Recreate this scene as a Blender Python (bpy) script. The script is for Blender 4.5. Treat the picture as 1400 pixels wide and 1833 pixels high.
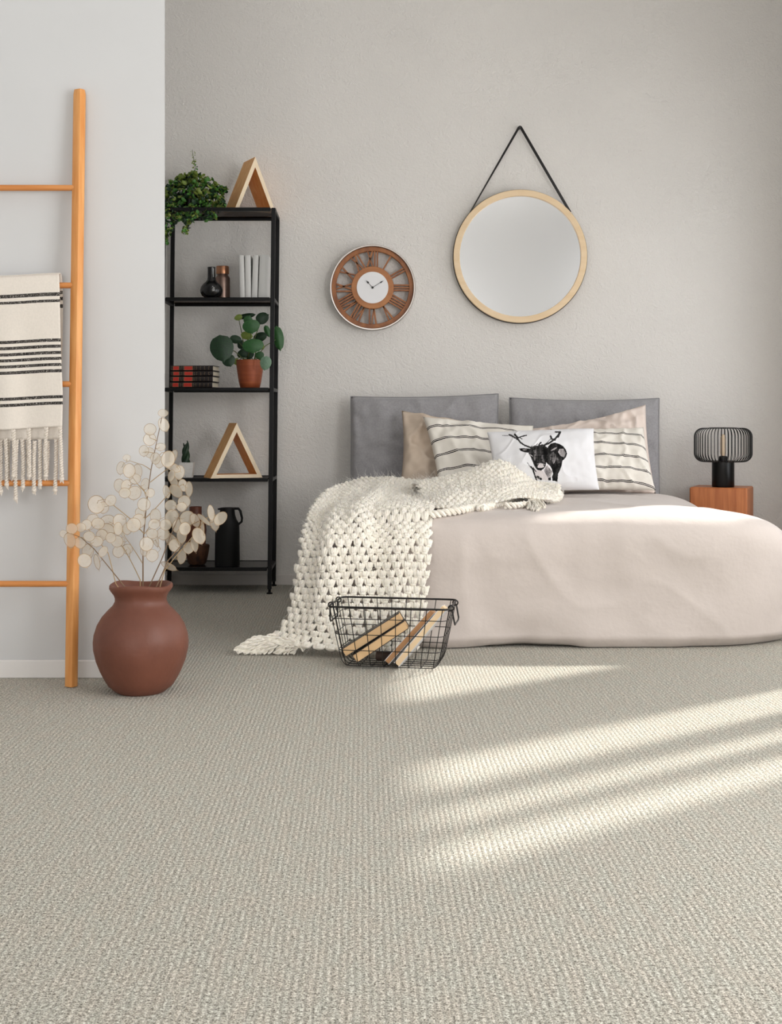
import bpy, math, random
import numpy as np
from mathutils import Vector, Matrix, noise
for o in list(bpy.data.objects): bpy.data.objects.remove(o, do_unlink=True)
SC = bpy.context.scene
COL = SC.collection
PI = math.pi
random.seed(7)
# ---------------------------------------------------------------- camera
F, CX, CY, H = 2300.0, 650.0, 750.0, 0.81
cd = bpy.data.cameras.new('camera'); cam = bpy.data.objects.new('camera', cd); COL.objects.link(cam)
cam.location = (0, 0, H); cam.rotation_euler = (PI/2, 0, 0)
cd.sensor_fit = 'AUTO'; cd.sensor_width = 36; cd.lens = F/1833*36
cd.shift_x = (700-CX)/1833; cd.shift_y = -(916.5-CY)/1833
cd.clip_start = 0.05; cd.clip_end = 100
SC.camera = cam
# ---------------------------------------------------------------- light
w = bpy.data.worlds.new('world'); SC.world = w; w.use_nodes = True
bg = w.node_tree.nodes['Background']; bg.inputs[0].default_value = (0.85, 0.92, 1.0, 1); bg.inputs[1].default_value = 1.0
SUN_AZ, SUN_EL = math.atan2(0.6, 0.8), math.radians(38)
sd = bpy.data.lights.new('sun', 'SUN'); sun = bpy.data.objects.new('sun', sd); COL.objects.link(sun)
d = Vector((-math.cos(SUN_AZ)*math.cos(SUN_EL), -math.sin(SUN_AZ)*math.cos(SUN_EL), -math.sin(SUN_EL)))
sun.rotation_euler = d.to_track_quat('-Z', 'Y').to_euler(); sun.location = (6, 8, 6)
sd.energy = 4.6; sd.angle = math.radians(2.3); sd.color = (1.0, 0.97, 0.91)
def area(name, loc, direction, sx, sy, energy, color):
    l = bpy.data.lights.new(name, 'AREA'); l.shape = 'RECTANGLE'; l.size = sx; l.size_y = sy; l.energy = energy; l.color = color
    o = bpy.data.objects.new(name, l); COL.objects.link(o); o.location = loc
    o.rotation_euler = Vector(direction).to_track_quat('-Z', 'Y').to_euler(); return o
area('daylight_window_1', (2.12, 1.75, 1.35), (-1, 0.25, 0.0), 1.75, 1.7, 54, (1.0, 0.99, 0.98))
area('daylight_window_2', (2.20, 4.12, 1.15), (-1, 0.1, 0.05), .72, 1.6, 15, (1.0, 0.99, 0.98))
area('daylight_window_3', (2.20, 5.38, 1.15), (-1, -0.05, 0.1), .54, 1.6, 4.5, (1.0, 0.99, 0.98))
area('added_fill_light', (-.85, -2.92, 1.15), (0.15, 1, 0.05), 1.8, 1.4, 46, (1.0, 0.99, 0.98))  # fill light added behind the camera to brighten the room
SC.view_settings.view_transform = 'Standard'; SC.view_settings.look = 'None'
SC.view_settings.gamma = 1; SC.view_settings.use_curve_mapping = False
SC.view_settings.exposure = 0.35
# ---------------------------------------------------------------- helpers
def P(px, py, Y):
    return Vector(((px-CX)*Y/F, Y, H+(CY-py)*Y/F))
def lin(c):
    return tuple((x/12.92 if x <= 0.04045 else ((x+0.055)/1.055)**2.4) for x in [v/255 for v in c]) + (1,)
def tag(o, label=None, cat=None, group=None, kind=None):
    if label: o['label'] = label
    if cat: o['category'] = cat
    if group: o['group'] = group
    if kind: o['kind'] = kind
    return o
def thing(name, loc, label, cat, group=None):
    o = bpy.data.objects.new(name, None); o.empty_display_size = 0.05; COL.objects.link(o); o.location = loc
    return tag(o, label, cat, group)
def mk(name, verts, faces, mat, parent=None, smooth=True, origin=None, uvs=None, cols=None):
    """one mesh object; verts are world coordinates, parent is an unrotated empty or object"""
    if origin is None: origin = Vector(parent['_o']) if parent is not None and '_o' in parent else Vector((0, 0, 0))
    org = np.array(origin, dtype=float)
    V = np.asarray([tuple(v) for v in verts], dtype=float) if not isinstance(verts, np.ndarray) else verts
    me = bpy.data.meshes.new(name); me.from_pydata((V-org).tolist(), [], faces if isinstance(faces, list) else faces.tolist())
    if smooth: me.polygons.foreach_set('use_smooth', [True]*len(me.polygons))
    if uvs is not None:
        ul = me.uv_layers.new(name='UVMap'); li = np.empty(len(me.loops), dtype=int); me.loops.foreach_get('vertex_index', li)
        ul.data.foreach_set('uv', np.asarray(uvs, dtype=float)[li].ravel())
    if cols is not None:
        ca = me.color_attributes.new('print', 'FLOAT_COLOR', 'POINT'); ca.data.foreach_set('color', np.asarray(cols, dtype=float).ravel())
    me.materials.append(mat); me.update()
    o = bpy.data.objects.new(name, me); COL.objects.link(o)
    if parent is not None:
        o.parent = parent; o.location = Vector(origin)-worldloc(parent)
    else: o.location = Vector(origin)
    return o
def worldloc(o):
    v = Vector(o.location); p = o.parent
    while p: v += Vector(p.location); p = p.parent
    return v
class MB:
    def __init__(s): s.v = []; s.f = []
    def add(s, V, Fc):
        n = len(s.v); s.v += [tuple(v) for v in V]; s.f += [[i+n for i in f] for f in Fc]; return s
    def box(s, c, size, rz=0, M=None, bev=0.0):
        x, y, z = size[0]/2, size[1]/2, size[2]/2
        if bev <= 0:
            V = [(-x,-y,-z),(x,-y,-z),(x,y,-z),(-x,y,-z),(-x,-y,z),(x,-y,z),(x,y,z),(-x,y,z)]
            Fc = [(0,3,2,1),(4,5,6,7),(0,1,5,4),(1,2,6,5),(2,3,7,6),(3,0,4,7)]
        else:
            b = min(bev, x*.9, y*.9, z*.9); V = []; idx = {}
            for sx in (-1,1):
                for sy in (-1,1):
                    for sz in (-1,1):
                        for k, p in enumerate([(x, y-b, z-b), (x-b, y, z-b), (x-b, y-b, z)]):
                            idx[(sx,sy,sz,k)] = len(V); V.append((sx*p[0], sy*p[1], sz*p[2]))
            Fc = []
            def q(*k): Fc.append([idx[a] for a in k])
            for a in (-1,1):
                q((a,-1,-1,0),(a,1,-1,0),(a,1,1,0),(a,-1,1,0)); q((-1,a,-1,1),(1,a,-1,1),(1,a,1,1),(-1,a,1,1)); q((-1,-1,a,2),(1,-1,a,2),(1,1,a,2),(-1,1,a,2))
                for b2 in (-1,1):
                    q((a,b2,-1,0),(a,b2,1,0),(a,b2,1,1),(a,b2,-1,1)); q((a,-1,b2,0),(a,1,b2,0),(a,1,b2,2),(a,-1,b2,2)); q((-1,a,b2,1),(1,a,b2,1),(1,a,b2,2),(-1,a,b2,2))
                    for c2 in (-1,1): q((a,b2,c2,0),(a,b2,c2,1),(a,b2,c2,2))
        R = Matrix.Rotation(rz, 3, 'Z') if M is None else M
        c = Vector(c)
        return s.add([R@Vector(v)+c for v in V], Fc)
    def tube(s, path, r, n=8, closed=False, caps=True):
        P_ = [Vector(p) for p in path]; m = len(P_); rr = r if isinstance(r, (list, tuple)) else [r]*m
        V = []; Fc = []; prev = None
        for i in range(m):
            if closed: t = P_[(i+1) % m]-P_[i-1]
            else: t = P_[min(i+1, m-1)]-P_[max(i-1, 0)]
            if t.length < 1e-9: t = Vector((0,0,1))
            t.normalize()
            if prev is None:
                a = Vector((0,0,1)) if abs(t.z) < 0.9 else Vector((1,0,0)); u = (a-t*a.dot(t)).normalized()
            else:
                u = prev-t*prev.dot(t); u = u.normalized() if u.length > 1e-6 else t.orthogonal().normalized()
            prev = u; w2 = t.cross(u)
            for k in range(n):
                an = 2*PI*k/n; V.append(P_[i]+(u*math.cos(an)+w2*math.sin(an))*rr[i])
        for i in range(m if closed else m-1):
            j = (i+1) % m
            for k in range(n): Fc.append((i*n+k, i*n+(k+1) % n, j*n+(k+1) % n, j*n+k))
        if caps and not closed: Fc.append(tuple(range(n))[::-1]); Fc.append(tuple((m-1)*n+k for k in range(n)))
        return s.add(V, Fc)
    def lathe(s, c, prof, n=32, fn=None, caps=True):
        c = Vector(c); V = []; Fc = []
        for i, (r, z) in enumerate(prof):
            for k in range(n):
                a = 2*PI*k/n; p = Vector((r*math.cos(a), r*math.sin(a), z))
                if fn: p = fn(p, a)
                V.append(c+p)
        for i in range(len(prof)-1):
            for k in range(n): Fc.append((i*n+k, i*n+(k+1) % n, (i+1)*n+(k+1) % n, (i+1)*n+k))
        if caps:
            if prof[0][0] > 1e-5: Fc.append(tuple(range(n))[::-1])
            if prof[-1][0] > 1e-5: Fc.append(tuple((len(prof)-1)*n+k for k in range(n)))
        return s.add(V, Fc)
    def build(s, name, mat, parent=None, smooth=True, origin=None, **k):
        o = mk(name, s.v, s.f, mat, parent, smooth, origin, **k)
        if smooth and len(s.f) < 20000:
            try: o.data.set_sharp_from_angle(angle=math.radians(38))
            except Exception: pass
        return o
def T(name, loc, label, cat, group=None):
    o = thing(name, loc, label, cat, group); o['_o'] = list(loc); return o
# ---------------------------------------------------------------- materials
def mat(name, rgb, rough=0.6, metal=0.0, spec=0.5, noise_amt=0.0, nscale=8.0, nstretch=(1,1,1), bump=0.0, bscale=200.0, bstretch=(1,1,1), bdist=0.002, coat=0.0, sss=0.0, rgb2=None, coords='Object', sheen=0.0, detail=4.0):
    m = bpy.data.materials.new(name); m.use_nodes = True; nt = m.node_tree; N = nt.nodes; L = nt.links
    b = N['Principled BSDF']; col = lin(rgb)
    b.inputs['Base Color'].default_value = col; b.inputs['Roughness'].default_value = rough; b.inputs['Metallic'].default_value = metal
    b.inputs['Specular IOR Level'].default_value = spec; b.inputs['Coat Weight'].default_value = coat
    b.inputs['Sheen Weight'].default_value = sheen
    if sss: b.inputs['Subsurface Weight'].default_value = sss; b.inputs['Subsurface Radius'].default_value = (.02,.015,.01)
    tc = N.new('ShaderNodeTexCoord')
    def mapped(st):
        mp = N.new('ShaderNodeMapping'); mp.inputs['Scale'].default_value = st; L.new(tc.outputs[coords], mp.inputs[0]); return mp.outputs[0]
    if noise_amt > 0 or rgb2:
        nz = N.new('ShaderNodeTexNoise'); nz.inputs['Scale'].default_value = nscale; nz.inputs['Detail'].default_value = detail; L.new(mapped(nstretch), nz.inputs['Vector'])
        cr = N.new('ShaderNodeValToRGB'); cr.color_ramp.elements[0].position = 0.3; cr.color_ramp.elements[1].position = 0.7
        if rgb2: c0, c1 = col, lin(rgb2)
        else: c0 = tuple(x*(1-noise_amt) for x in col[:3])+(1,); c1 = tuple(min(1, x*(1+noise_amt)) for x in col[:3])+(1,)
        cr.color_ramp.elements[0].color = c0; cr.color_ramp.elements[1].color = c1
        L.new(nz.outputs['Fac'], cr.inputs[0]); L.new(cr.outputs[0], b.inputs['Base Color'])
    if bump > 0:
        nb = N.new('ShaderNodeTexNoise'); nb.inputs['Scale'].default_value = bscale; nb.inputs['Detail'].default_value = 3; L.new(mapped(bstretch), nb.inputs['Vector'])
        bp = N.new('ShaderNodeBump'); bp.inputs['Strength'].default_value = bump; bp.inputs['Distance'].default_value = bdist
        L.new(nb.outputs['Fac'], bp.inputs['Height']); L.new(bp.outputs[0], b.inputs['Normal'])
    return m
def nodes(m): return m.node_tree.nodes, m.node_tree.links, m.node_tree.nodes['Principled BSDF']
def mathn(N, L, op, a, b=None, c=None):
    n = N.new('ShaderNodeMath'); n.operation = op
    for i, x in enumerate((a, b, c)):
        if x is None: continue
        if isinstance(x, (int, float)): n.inputs[i].default_value = x
        else: L.new(x, n.inputs[i])
    return n.outputs[0]
def stripes(m, axis, centers, hw, rgb, tcname='UV', fleck=0.0, warp=0.0):
    N, L, b = nodes(m); tc = N.new('ShaderNodeTexCoord'); sp = N.new('ShaderNodeSeparateXYZ'); L.new(tc.outputs[tcname], sp.inputs[0])
    v = sp.outputs[axis]
    if warp:
        nz = N.new('ShaderNodeTexNoise'); nz.inputs['Scale'].default_value = 2.5; L.new(tc.outputs[tcname], nz.inputs['Vector'])
        v = mathn(N, L, 'ADD', v, mathn(N, L, 'MULTIPLY', mathn(N, L, 'SUBTRACT', nz.outputs['Fac'], 0.5), warp))
    tot = None
    for c in centers:
        k = mathn(N, L, 'COMPARE', v, c, hw); tot = k if tot is None else mathn(N, L, 'MAXIMUM', tot, k)
    if fleck:
        wv = N.new('ShaderNodeTexNoise'); wv.inputs['Scale'].default_value = fleck; L.new(tc.outputs['Object'], wv.inputs['Vector'])
        tot = mathn(N, L, 'MULTIPLY', tot, mathn(N, L, 'GREATER_THAN', wv.outputs['Fac'], 0.38))
    mx = N.new('ShaderNodeMix'); mx.data_type = 'RGBA'; L.new(tot, mx.inputs['Factor'])
    src = b.inputs['Base Color'].links[0].from_socket if b.inputs['Base Color'].links else None
    if src: L.new(src, mx.inputs['A'])
    else: mx.inputs['A'].default_value = b.inputs['Base Color'].default_value
    mx.inputs['B'].default_value = lin(rgb); L.new(mx.outputs['Result'], b.inputs['Base Color'])
def wood(name, rgb, rgb2, axis=2, rough=0.5, scale=14):
    st = [9, 9, 9]; st[axis] = 0.7
    return mat(name, rgb, rough, rgb2=rgb2, nscale=scale*.5, nstretch=tuple(st), bump=0.15, bscale=60, bstretch=tuple(st), bdist=.001)
def plaster(name, rgb, amt, dist):
    m = mat(name, rgb, 0.75, spec=0.3, noise_amt=0.025, nscale=1.6); N, L, b = nodes(m)
    tc = N.new('ShaderNodeTexCoord')
    n1 = N.new('ShaderNodeTexNoise'); n1.inputs['Scale'].default_value = 26; n1.inputs['Detail'].default_value = 5; n1.inputs['Distortion'].default_value = 2.2
    n1.inputs['Roughness'].default_value = 0.62
    L.new(tc.outputs['Object'], n1.inputs['Vector'])
    n2 = N.new('ShaderNodeTexNoise'); n2.inputs['Scale'].default_value = 95; n2.inputs['Detail'].default_value = 3; n2.inputs['Distortion'].default_value = 1.2
    L.new(tc.outputs['Object'], n2.inputs['Vector'])
    h = mathn(N, L, 'ADD', n1.outputs['Fac'], mathn(N, L, 'MULTIPLY', n2.outputs['Fac'], 0.6))
    bp = N.new('ShaderNodeBump'); bp.inputs['Strength'].default_value = amt; bp.inputs['Distance'].default_value = dist
    L.new(h, bp.inputs['Height']); L.new(bp.outputs[0], b.inputs['Normal']); return m
def carpet():
    m = mat('carpet', (190,184,171), 0.95, spec=0.1, sheen=0.15); N, L, b = nodes(m)
    tc = N.new('ShaderNodeTexCoord'); sp = N.new('ShaderNodeSeparateXYZ'); L.new(tc.outputs['Object'], sp.inputs[0])
    # wobble the rib lines slightly
    nw = N.new('ShaderNodeTexNoise'); nw.inputs['Scale'].default_value = 9; L.new(tc.outputs['Object'], nw.inputs['Vector'])
    x = mathn(N, L, 'ADD', sp.outputs[0], mathn(N, L, 'MULTIPLY', nw.outputs['Fac'], 0.006))
    xp = mathn(N, L, 'MULTIPLY', x, 1/0.0112); xf = mathn(N, L, 'FRACT', xp); xi = mathn(N, L, 'FLOOR', xp)
    rib = mathn(N, L, 'SINE', mathn(N, L, 'MULTIPLY', xf, PI))                 # each rib a rounded row of loops
    yo = mathn(N, L, 'ADD', mathn(N, L, 'MULTIPLY', sp.outputs[1], 1/0.0062), mathn(N, L, 'MULTIPLY', xi, 0.5))
    loop = mathn(N, L, 'ABSOLUTE', mathn(N, L, 'SINE', mathn(N, L, 'MULTIPLY', yo, PI)))
    nf = N.new('ShaderNodeTexNoise'); nf.inputs['Scale'].default_value = 330; nf.inputs['Detail'].default_value = 3; nf.inputs['Roughness'].default_value = 0.7
    L.new(tc.outputs['Object'], nf.inputs['Vector'])
    nm = N.new('ShaderNodeTexNoise'); nm.inputs['Scale'].default_value = 150; nm.inputs['Detail'].default_value = 2
    L.new(tc.outputs['Object'], nm.inputs['Vector'])
    h = mathn(N, L, 'ADD', mathn(N, L, 'MULTIPLY', rib, 0.8), mathn(N, L, 'MULTIPLY', loop, 0.35))
    h = mathn(N, L, 'ADD', h, mathn(N, L, 'MULTIPLY', nf.outputs['Fac'], 1.4)); h = mathn(N, L, 'ADD', h, mathn(N, L, 'MULTIPLY', nm.outputs['Fac'], 0.8))
    bp = N.new('ShaderNodeBump'); bp.inputs['Strength'].default_value = 0.9; bp.inputs['Distance'].default_value = 0.004
    L.new(h, bp.inputs['Height']); L.new(bp.outputs[0], b.inputs['Normal'])
    # yarn colour: flecked, a paler yarn between ribs, broad tint drift between warm and cool
    cr = N.new('ShaderNodeValToRGB'); e = cr.color_ramp.elements; e[0].position = 0.40; e[0].color = lin((112,106,94)); e[1].position = 0.60; e[1].color = lin((252,247,236))
    md = cr.color_ramp.elements.new(0.49); md.color = lin((196,189,175))
    L.new(mathn(N, L, 'ADD', mathn(N, L, 'MULTIPLY', nf.outputs['Fac'], 0.65), mathn(N, L, 'MULTIPLY', nm.outputs['Fac'], 0.35)), cr.inputs[0])
    nt2 = N.new('ShaderNodeTexNoise'); nt2.inputs['Scale'].default_value = 30; nt2.inputs['Detail'].default_value = 2
    mp = N.new('ShaderNodeMapping'); mp.inputs['Scale'].default_value = (1.6, .35, 1); L.new(tc.outputs['Object'], mp.inputs[0]); L.new(mp.outputs[0], nt2.inputs['Vector'])
    tr = N.new('ShaderNodeValToRGB'); tr.color_ramp.elements[0].position = .35; tr.color_ramp.elements[1].position = .65
    tr.color_ramp.elements[0].color = (.96,.99,.98,1); tr.color_ramp.elements[1].color = (1.0,.975,.95,1); L.new(nt2.outputs['Fac'], tr.inputs[0])
    m1 = N.new('ShaderNodeMix'); m1.data_type = 'RGBA'; m1.blend_type = 'MULTIPLY'; m1.inputs['Factor'].default_value = 1; L.new(cr.outputs[0], m1.inputs['A']); L.new(tr.outputs[0], m1.inputs['B'])
    line = mathn(N, L, 'MULTIPLY', mathn(N, L, 'LESS_THAN', xf, 0.2), 0.30)
    m2 = N.new('ShaderNodeMix'); m2.data_type = 'RGBA'; L.new(line, m2.inputs['Factor']); L.new(m1.outputs['Result'], m2.inputs['A']); m2.inputs['B'].default_value = lin((236,230,218))
    L.new(m2.outputs['Result'], b.inputs['Base Color']); return m
M = {}
M['wall'] = plaster('wall_plaster', (231,227,222), 0.95, 0.005)
M['partition'] = plaster('smooth_white_paint', (213,213,213), 0.06, 0.002)
M['white'] = mat('white_paint', (244,243,241), 0.6)
M['baseboard'] = mat('baseboard_paint', (222,216,210), 0.45)
M['baseboard_left'] = mat('baseboard_white', (235,232,229), 0.45)
M['carpet'] = carpet()
def smoked():
    m = mat('smoked_glass', (18,16,15), 0.06, spec=.5); N, L, b = nodes(m); tp = N.new('ShaderNodeBsdfTransparent'); tp.inputs[0].default_value = (.42,.37,.34,1)
    mx = N.new('ShaderNodeMixShader'); mx.inputs[0].default_value = .82; L.new(b.outputs[0], mx.inputs[1]); L.new(tp.outputs[0], mx.inputs[2]); L.new(mx.outputs[0], N['Material Output'].inputs[0]); return m
M['smoked_glass'] = smoked()
M['black_metal'] = mat('black_powder_coat', (13,13,14), 0.45, spec=0.25)
M['shelf_panel'] = mat('dark_shelf_panel', (24,22,21), 0.25, spec=0.5)
M['ladder'] = wood('orange_wood', (216,140,70), (234,170,102), 2, 0.42)
M['ladder_rung'] = wood('orange_rung_wood', (205,128,62), (222,152,86), 0, 0.45)
M['pine'] = wood('pine_side', (232,160,84), (246,192,120), 2, 0.5)
M['pine_edge'] = mat('pine_edge', (252,230,198), 0.55, noise_amt=0.04, nscale=30)
M['clay'] = mat('terracotta_clay', (106,62,47), 0.5, spec=0.45, rgb2=(124,75,58), nscale=6, bump=0.6, bscale=14, bdist=0.006)
M['dark'] = mat('dark_inside', (24,18,16), 0.9)
# ================================================================ SETTING
XL, XR, YF, YB, ZC = -2.0, 2.06, -3.0, 6.27, 3.25
def wall_grid(name, axis, pos, a0, a1, holes, m, thick=0.12, z1=ZC):
    """a wall slab with rectangular openings (a from, a to, z from, z to); one mesh"""
    mb = MB(); cuts = sorted(holes)
    def slab(p, q, zl, zh):
        if q-p < 1e-4 or zh-zl < 1e-4: return
        if axis == 'x': mb.box((pos+thick/2 if pos > 0 else pos-thick/2, (p+q)/2, (zl+zh)/2), (thick, q-p, zh-zl))
        else: mb.box(((p+q)/2, pos+thick/2 if pos > 0 else pos-thick/2, (zl+zh)/2), (q-p, thick, zh-zl))
    cur = a0
    for h in cuts:
        slab(cur, h[0], 0, z1); slab(h[0], h[1], 0, h[2]); slab(h[0], h[1], h[3], z1); cur = h[1]
    slab(cur, a1, 0, z1)
    return tag(mb.build(name, m, smooth=False), kind='structure')
mb = MB(); mb.box((0.03, 1.64, -0.05), (4.3, 9.5, 0.1)); tag(mb.build('floor', M['carpet'], smooth=False), kind='structure')
mb = MB(); mb.box((0.03, 1.64, ZC+.05), (4.3, 9.5, 0.1)); tag(mb.build('ceiling', M['white'], smooth=False), kind='structure')
wall_grid('wall_back', 'y', YB, XL-.12, XR+.12, [], M['wall'])
wall_grid('wall_left', 'x', XL, YF, YB, [], M['partition'])
SIDE = [(0.85, 2.65, 0.5, 2.2), (3.73, 4.56, 0.3, 2.01), (5.12, 5.76, 0.3, 2.04)]
wall_grid('wall_right', 'x', XR, YF, YB, SIDE, M['partition'])
wall_grid('wall_front', 'y', YF, XL-.12, XR+.12, [(-1.8, .1, 0.4, 1.9)], M['white'])
# partition with a splayed end
V = [(XL, 4.02, 0), (-.6205, 4.02, 0), (-.672, 4.14, 0), (XL, 4.14, 0)]
mk('wall_partition', V+[(a, b, ZC) for a, b, c in V], [(0,3,2,1),(4,5,6,7),(0,1,5,4),(1,2,6,5),(2,3,7,6),(3,0,4,7)], M['partition'], smooth=False)['kind'] = 'structure'
def base(name, x0, x1, y, hgt, m, t=0.012):
    mb = MB(); mb.box(((x0+x1)/2, y-t/2, hgt/2), (x1-x0, t, hgt), bev=0.003); return tag(mb.build(name, m, smooth=False), kind='structure')
base('baseboard_back', XL, XR, YB, 0.052, M['baseboard'], .014)
base('baseboard_left', XL, -.6225, 4.02, 0.057, M['baseboard_left'], .010)
# windows of the right wall, plus an added fill window in the front wall: frames and slim posts (the posts make the bands of sun)
def window(name, axis, pos, a0, a1, z0, z1, posts):
    w_ = 0.035; mb = MB()
    def bar(aa, bb, zl, zh, d=0.06):
        if axis == 'x': mb.box((pos+.07, (aa+bb)/2, (zl+zh)/2), (d, bb-aa, zh-zl))
        else: mb.box(((aa+bb)/2, pos-.07, (zl+zh)/2), (bb-aa, d, zh-zl))
    bar(a0, a1, z0, z0+w_); bar(a0, a1, z1-w_, z1); bar(a0, a0+w_, z0+w_, z1-w_); bar(a1-w_, a1, z0+w_, z1-w_)
    for p, q in posts: bar(p, q, z0+w_, z1-w_)
    return tag(mb.build(name, M['white'], smooth=False), kind='structure')
window('window_1', 'x', XR, 0.85, 2.65, 0.5, 2.2, [(1.73, 1.77)])
window('window_2', 'x', XR, 3.73, 4.56, 0.3, 2.01, [(3.94, 4.02), (4.145, 4.26)])
window('window_3', 'x', XR, 5.12, 5.76, 0.3, 2.04, [])
window('added_fill_window', 'y', YF, -1.8, .1, 0.4, 1.9, [(-.87, -.83)])  # unseen window, added to go with the fill light
# ================================================================ LADDER
LT = T('ladder', (-.95, 3.87, 0), 'orange wooden ladder with round rungs leaning on the white wall', 'ladder')
def ladder_y(z): return 3.885+(4.0-3.885)*z/1.83
def stile(x):
    mb = MB(); path = []; prof = []
    # rounded D section: broad face turned a little to the left, round edge to the right
    sec = []
    sec = [(-.0178,.002),(-.0182,-.003),(-.0165,-.0062),(.0030,-.0168),(.0060,-.0172),(.0085,-.0155),(.0172,-.0035),(.0185,.000),(.0182,.009),(.0160,.0130),(-.0150,.0130),(-.0175,.0100)]
    V = []; Fc = []; zs = [(0.002, 1), (0.6, 1), (1.2, 1), (1.82, 1), (1.835, .86)]
    for z, s in zs:
        for a, b in sec: V.append((x+a*s, ladder_y(z)+b*s, z))
    n = len(sec)
    for i in range(len(zs)-1):
        for k in range(n): Fc.append((i*n+k, i*n+(k+1) % n, (i+1)*n+(k+1) % n, (i+1)*n+k))
    Fc.append(tuple(range(n))[::-1]); Fc.append(tuple((len(zs)-1)*n+k for k in range(n)))
    mb.add(V, Fc); return mb.build('stile', M['ladder'], LT)
stile(-.883); stile(-1.36)
RUNGS = [0.309, 0.614, 0.917, 1.222, 1.526]
for z in RUNGS:
    mb = MB(); y = ladder_y(z)
    mb.tube([(-1.355, y, z), (-1.25, y, z), (-.98, y, z), (-.888, y, z)], [.009, .0095, .0095, .009], 14); mb.build('rung', M['ladder_rung'], LT)
# ================================================================ VASE
VC = Vector((-.661, 3.815, 0))
prof = [(0.0,0.0),(0.066,0.0),(0.073,0.004),(0.094,0.022),(0.106,0.042),(0.117,0.064),(0.129,0.095),(0.1365,0.128),(0.1375,0.150),(0.135,0.172),(0.126,0.200),(0.112,0.224),(0.095,0.243),(0.081,0.257),(0.0745,0.270),(0.0745,0.281),(0.079,0.292),(0.087,0.303),(0.0915,0.311),(0.091,0.318),(0.086,0.321),(0.079,0.317),(0.073,0.306),(0.068,0.290),(0.069,0.270),(0.085,0.24),(0.12,0.19),(0.12,0.12),(0.08,0.03),(0.0,0.02)]
def wob(p, a):
    s = 1+0.022*math.sin(2*a+1)+0.012*math.sin(3*a+.4)
    if p.z > .25: s += 0.02*math.sin(3*a+2)*(p.z-.25)/.07; p.z += 0.0035*math.sin(3*a)*(p.z-.25)/.07
    return Vector((p.x*s, p.y*s, p.z))
VT = T('clay_vase', VC, 'brown terracotta vase with flared rim holding dried seed pods on the carpet', 'vase')
MB().lathe(VC, prof, 72, wob).build('vase_body', M['clay'], VT)
MB().lathe(VC+Vector((0,0,.262)), [(0,0),(.066,0),(.066,-.004),(0,-.004)], 32).build('dark_neck_disc', M['dark'], VT)  # near-black disc across the inside of the neck
# ================================================================ DRIED SEED PODS (lunaria)
def pod_mat():
    m = mat('papery_pod', (254,250,243), 0.42, spec=0.4, rgb2=(226,206,172), nscale=150); N, L, b = nodes(m)
    b.inputs['Transmission Weight'].default_value = 0.0
    tr = N.new('ShaderNodeBsdfTranslucent'); tr.inputs[0].default_value = lin((250,242,226)); mx = N.new('ShaderNodeMixShader'); mx.inputs[0].default_value = 0.35
    tp = N.new('ShaderNodeBsdfTransparent'); mx2 = N.new('ShaderNodeMixShader'); mx2.inputs[0].default_value = 0.46
    out = N['Material Output']; L.new(b.outputs[0], mx.inputs[1]); L.new(tr.outputs[0], mx.inputs[2]); L.new(mx.outputs[0], mx2.inputs[1]); L.new(tp.outputs[0], mx2.inputs[2]); L.new(mx2.outputs[0], out.inputs[0]); return m
M['pod'] = pod_mat(); M['podrim'] = mat('pod_rim', (172,144,108), 0.6); M['seed'] = mat('seed_brown', (196,164,120), 0.6)
M['stem'] = mat('dry_stem', (128,104,80), 0.7); M['stem_light'] = mat('dry_stem_light', (176,150,112), 0.7)
DC = Vector((-.66, 3.815, .27))
DT = T('dried_seed_pod_bouquet', DC, 'spray of dried translucent cream seed pods standing in the terracotta vase', 'dried flowers')
def C5(x, y, Y): return P(100+x/4.375, 720+y/4.375, Y)
STEMS = [([(682,1500),(682,1180),(690,1030),(715,760),(745,530),(790,300),(830,120)],3.83,.0022),
 ([(520,1500),(470,1420),(410,1180),(330,1080),(260,1000),(180,1000)],3.80,.0017), ([(590,1510),(430,1310),(300,1150),(200,1060),(120,1030)],3.78,.0018),
 ([(660,1500),(660,1390),(570,1210),(530,1140),(400,1010),(300,930)],3.86,.0016), ([(680,1260),(610,1150),(545,1060),(500,960)],3.84,.0013),
 ([(690,1030),(590,920),(470,820),(390,760),(330,770)],3.82,.0016), ([(745,530),(680,490),(580,460),(530,480)],3.84,.0012),
 ([(712,720),(650,650),(590,570)],3.86,.0012), ([(740,625),(850,540),(930,480),(960,520)],3.84,.0013), ([(765,465),(830,395),(890,390)],3.84,.0012),
 ([(705,905),(840,770),(900,700),(1000,640)],3.82,.0014), ([(705,1500),(830,1230),(900,1040),(960,900),(1000,780)],3.80,.0018),
 ([(760,1505),(880,1240),(1000,1100),(1060,960),(1120,930)],3.78,.0019), ([(800,1505),(850,1320),(930,1220),(1080,1040),(1170,920),(1220,870),(1290,900)],3.82,.0016),
 ([(695,1030),(760,940),(850,900)],3.80,.0012), ([(715,760),(690,690),(640,640),(600,640)],3.80,.0012), ([(790,300),(740,280),(720,230)],3.84,.0010), ([(775,400),(720,390),(680,390)],3.84,.0010),
 ([(820,1150),(780,1080),(730,1110)],3.80,.0010), ([(575,1220),(585,1160),(560,1130)],3.86,.001)]
stem_pts = []
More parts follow.
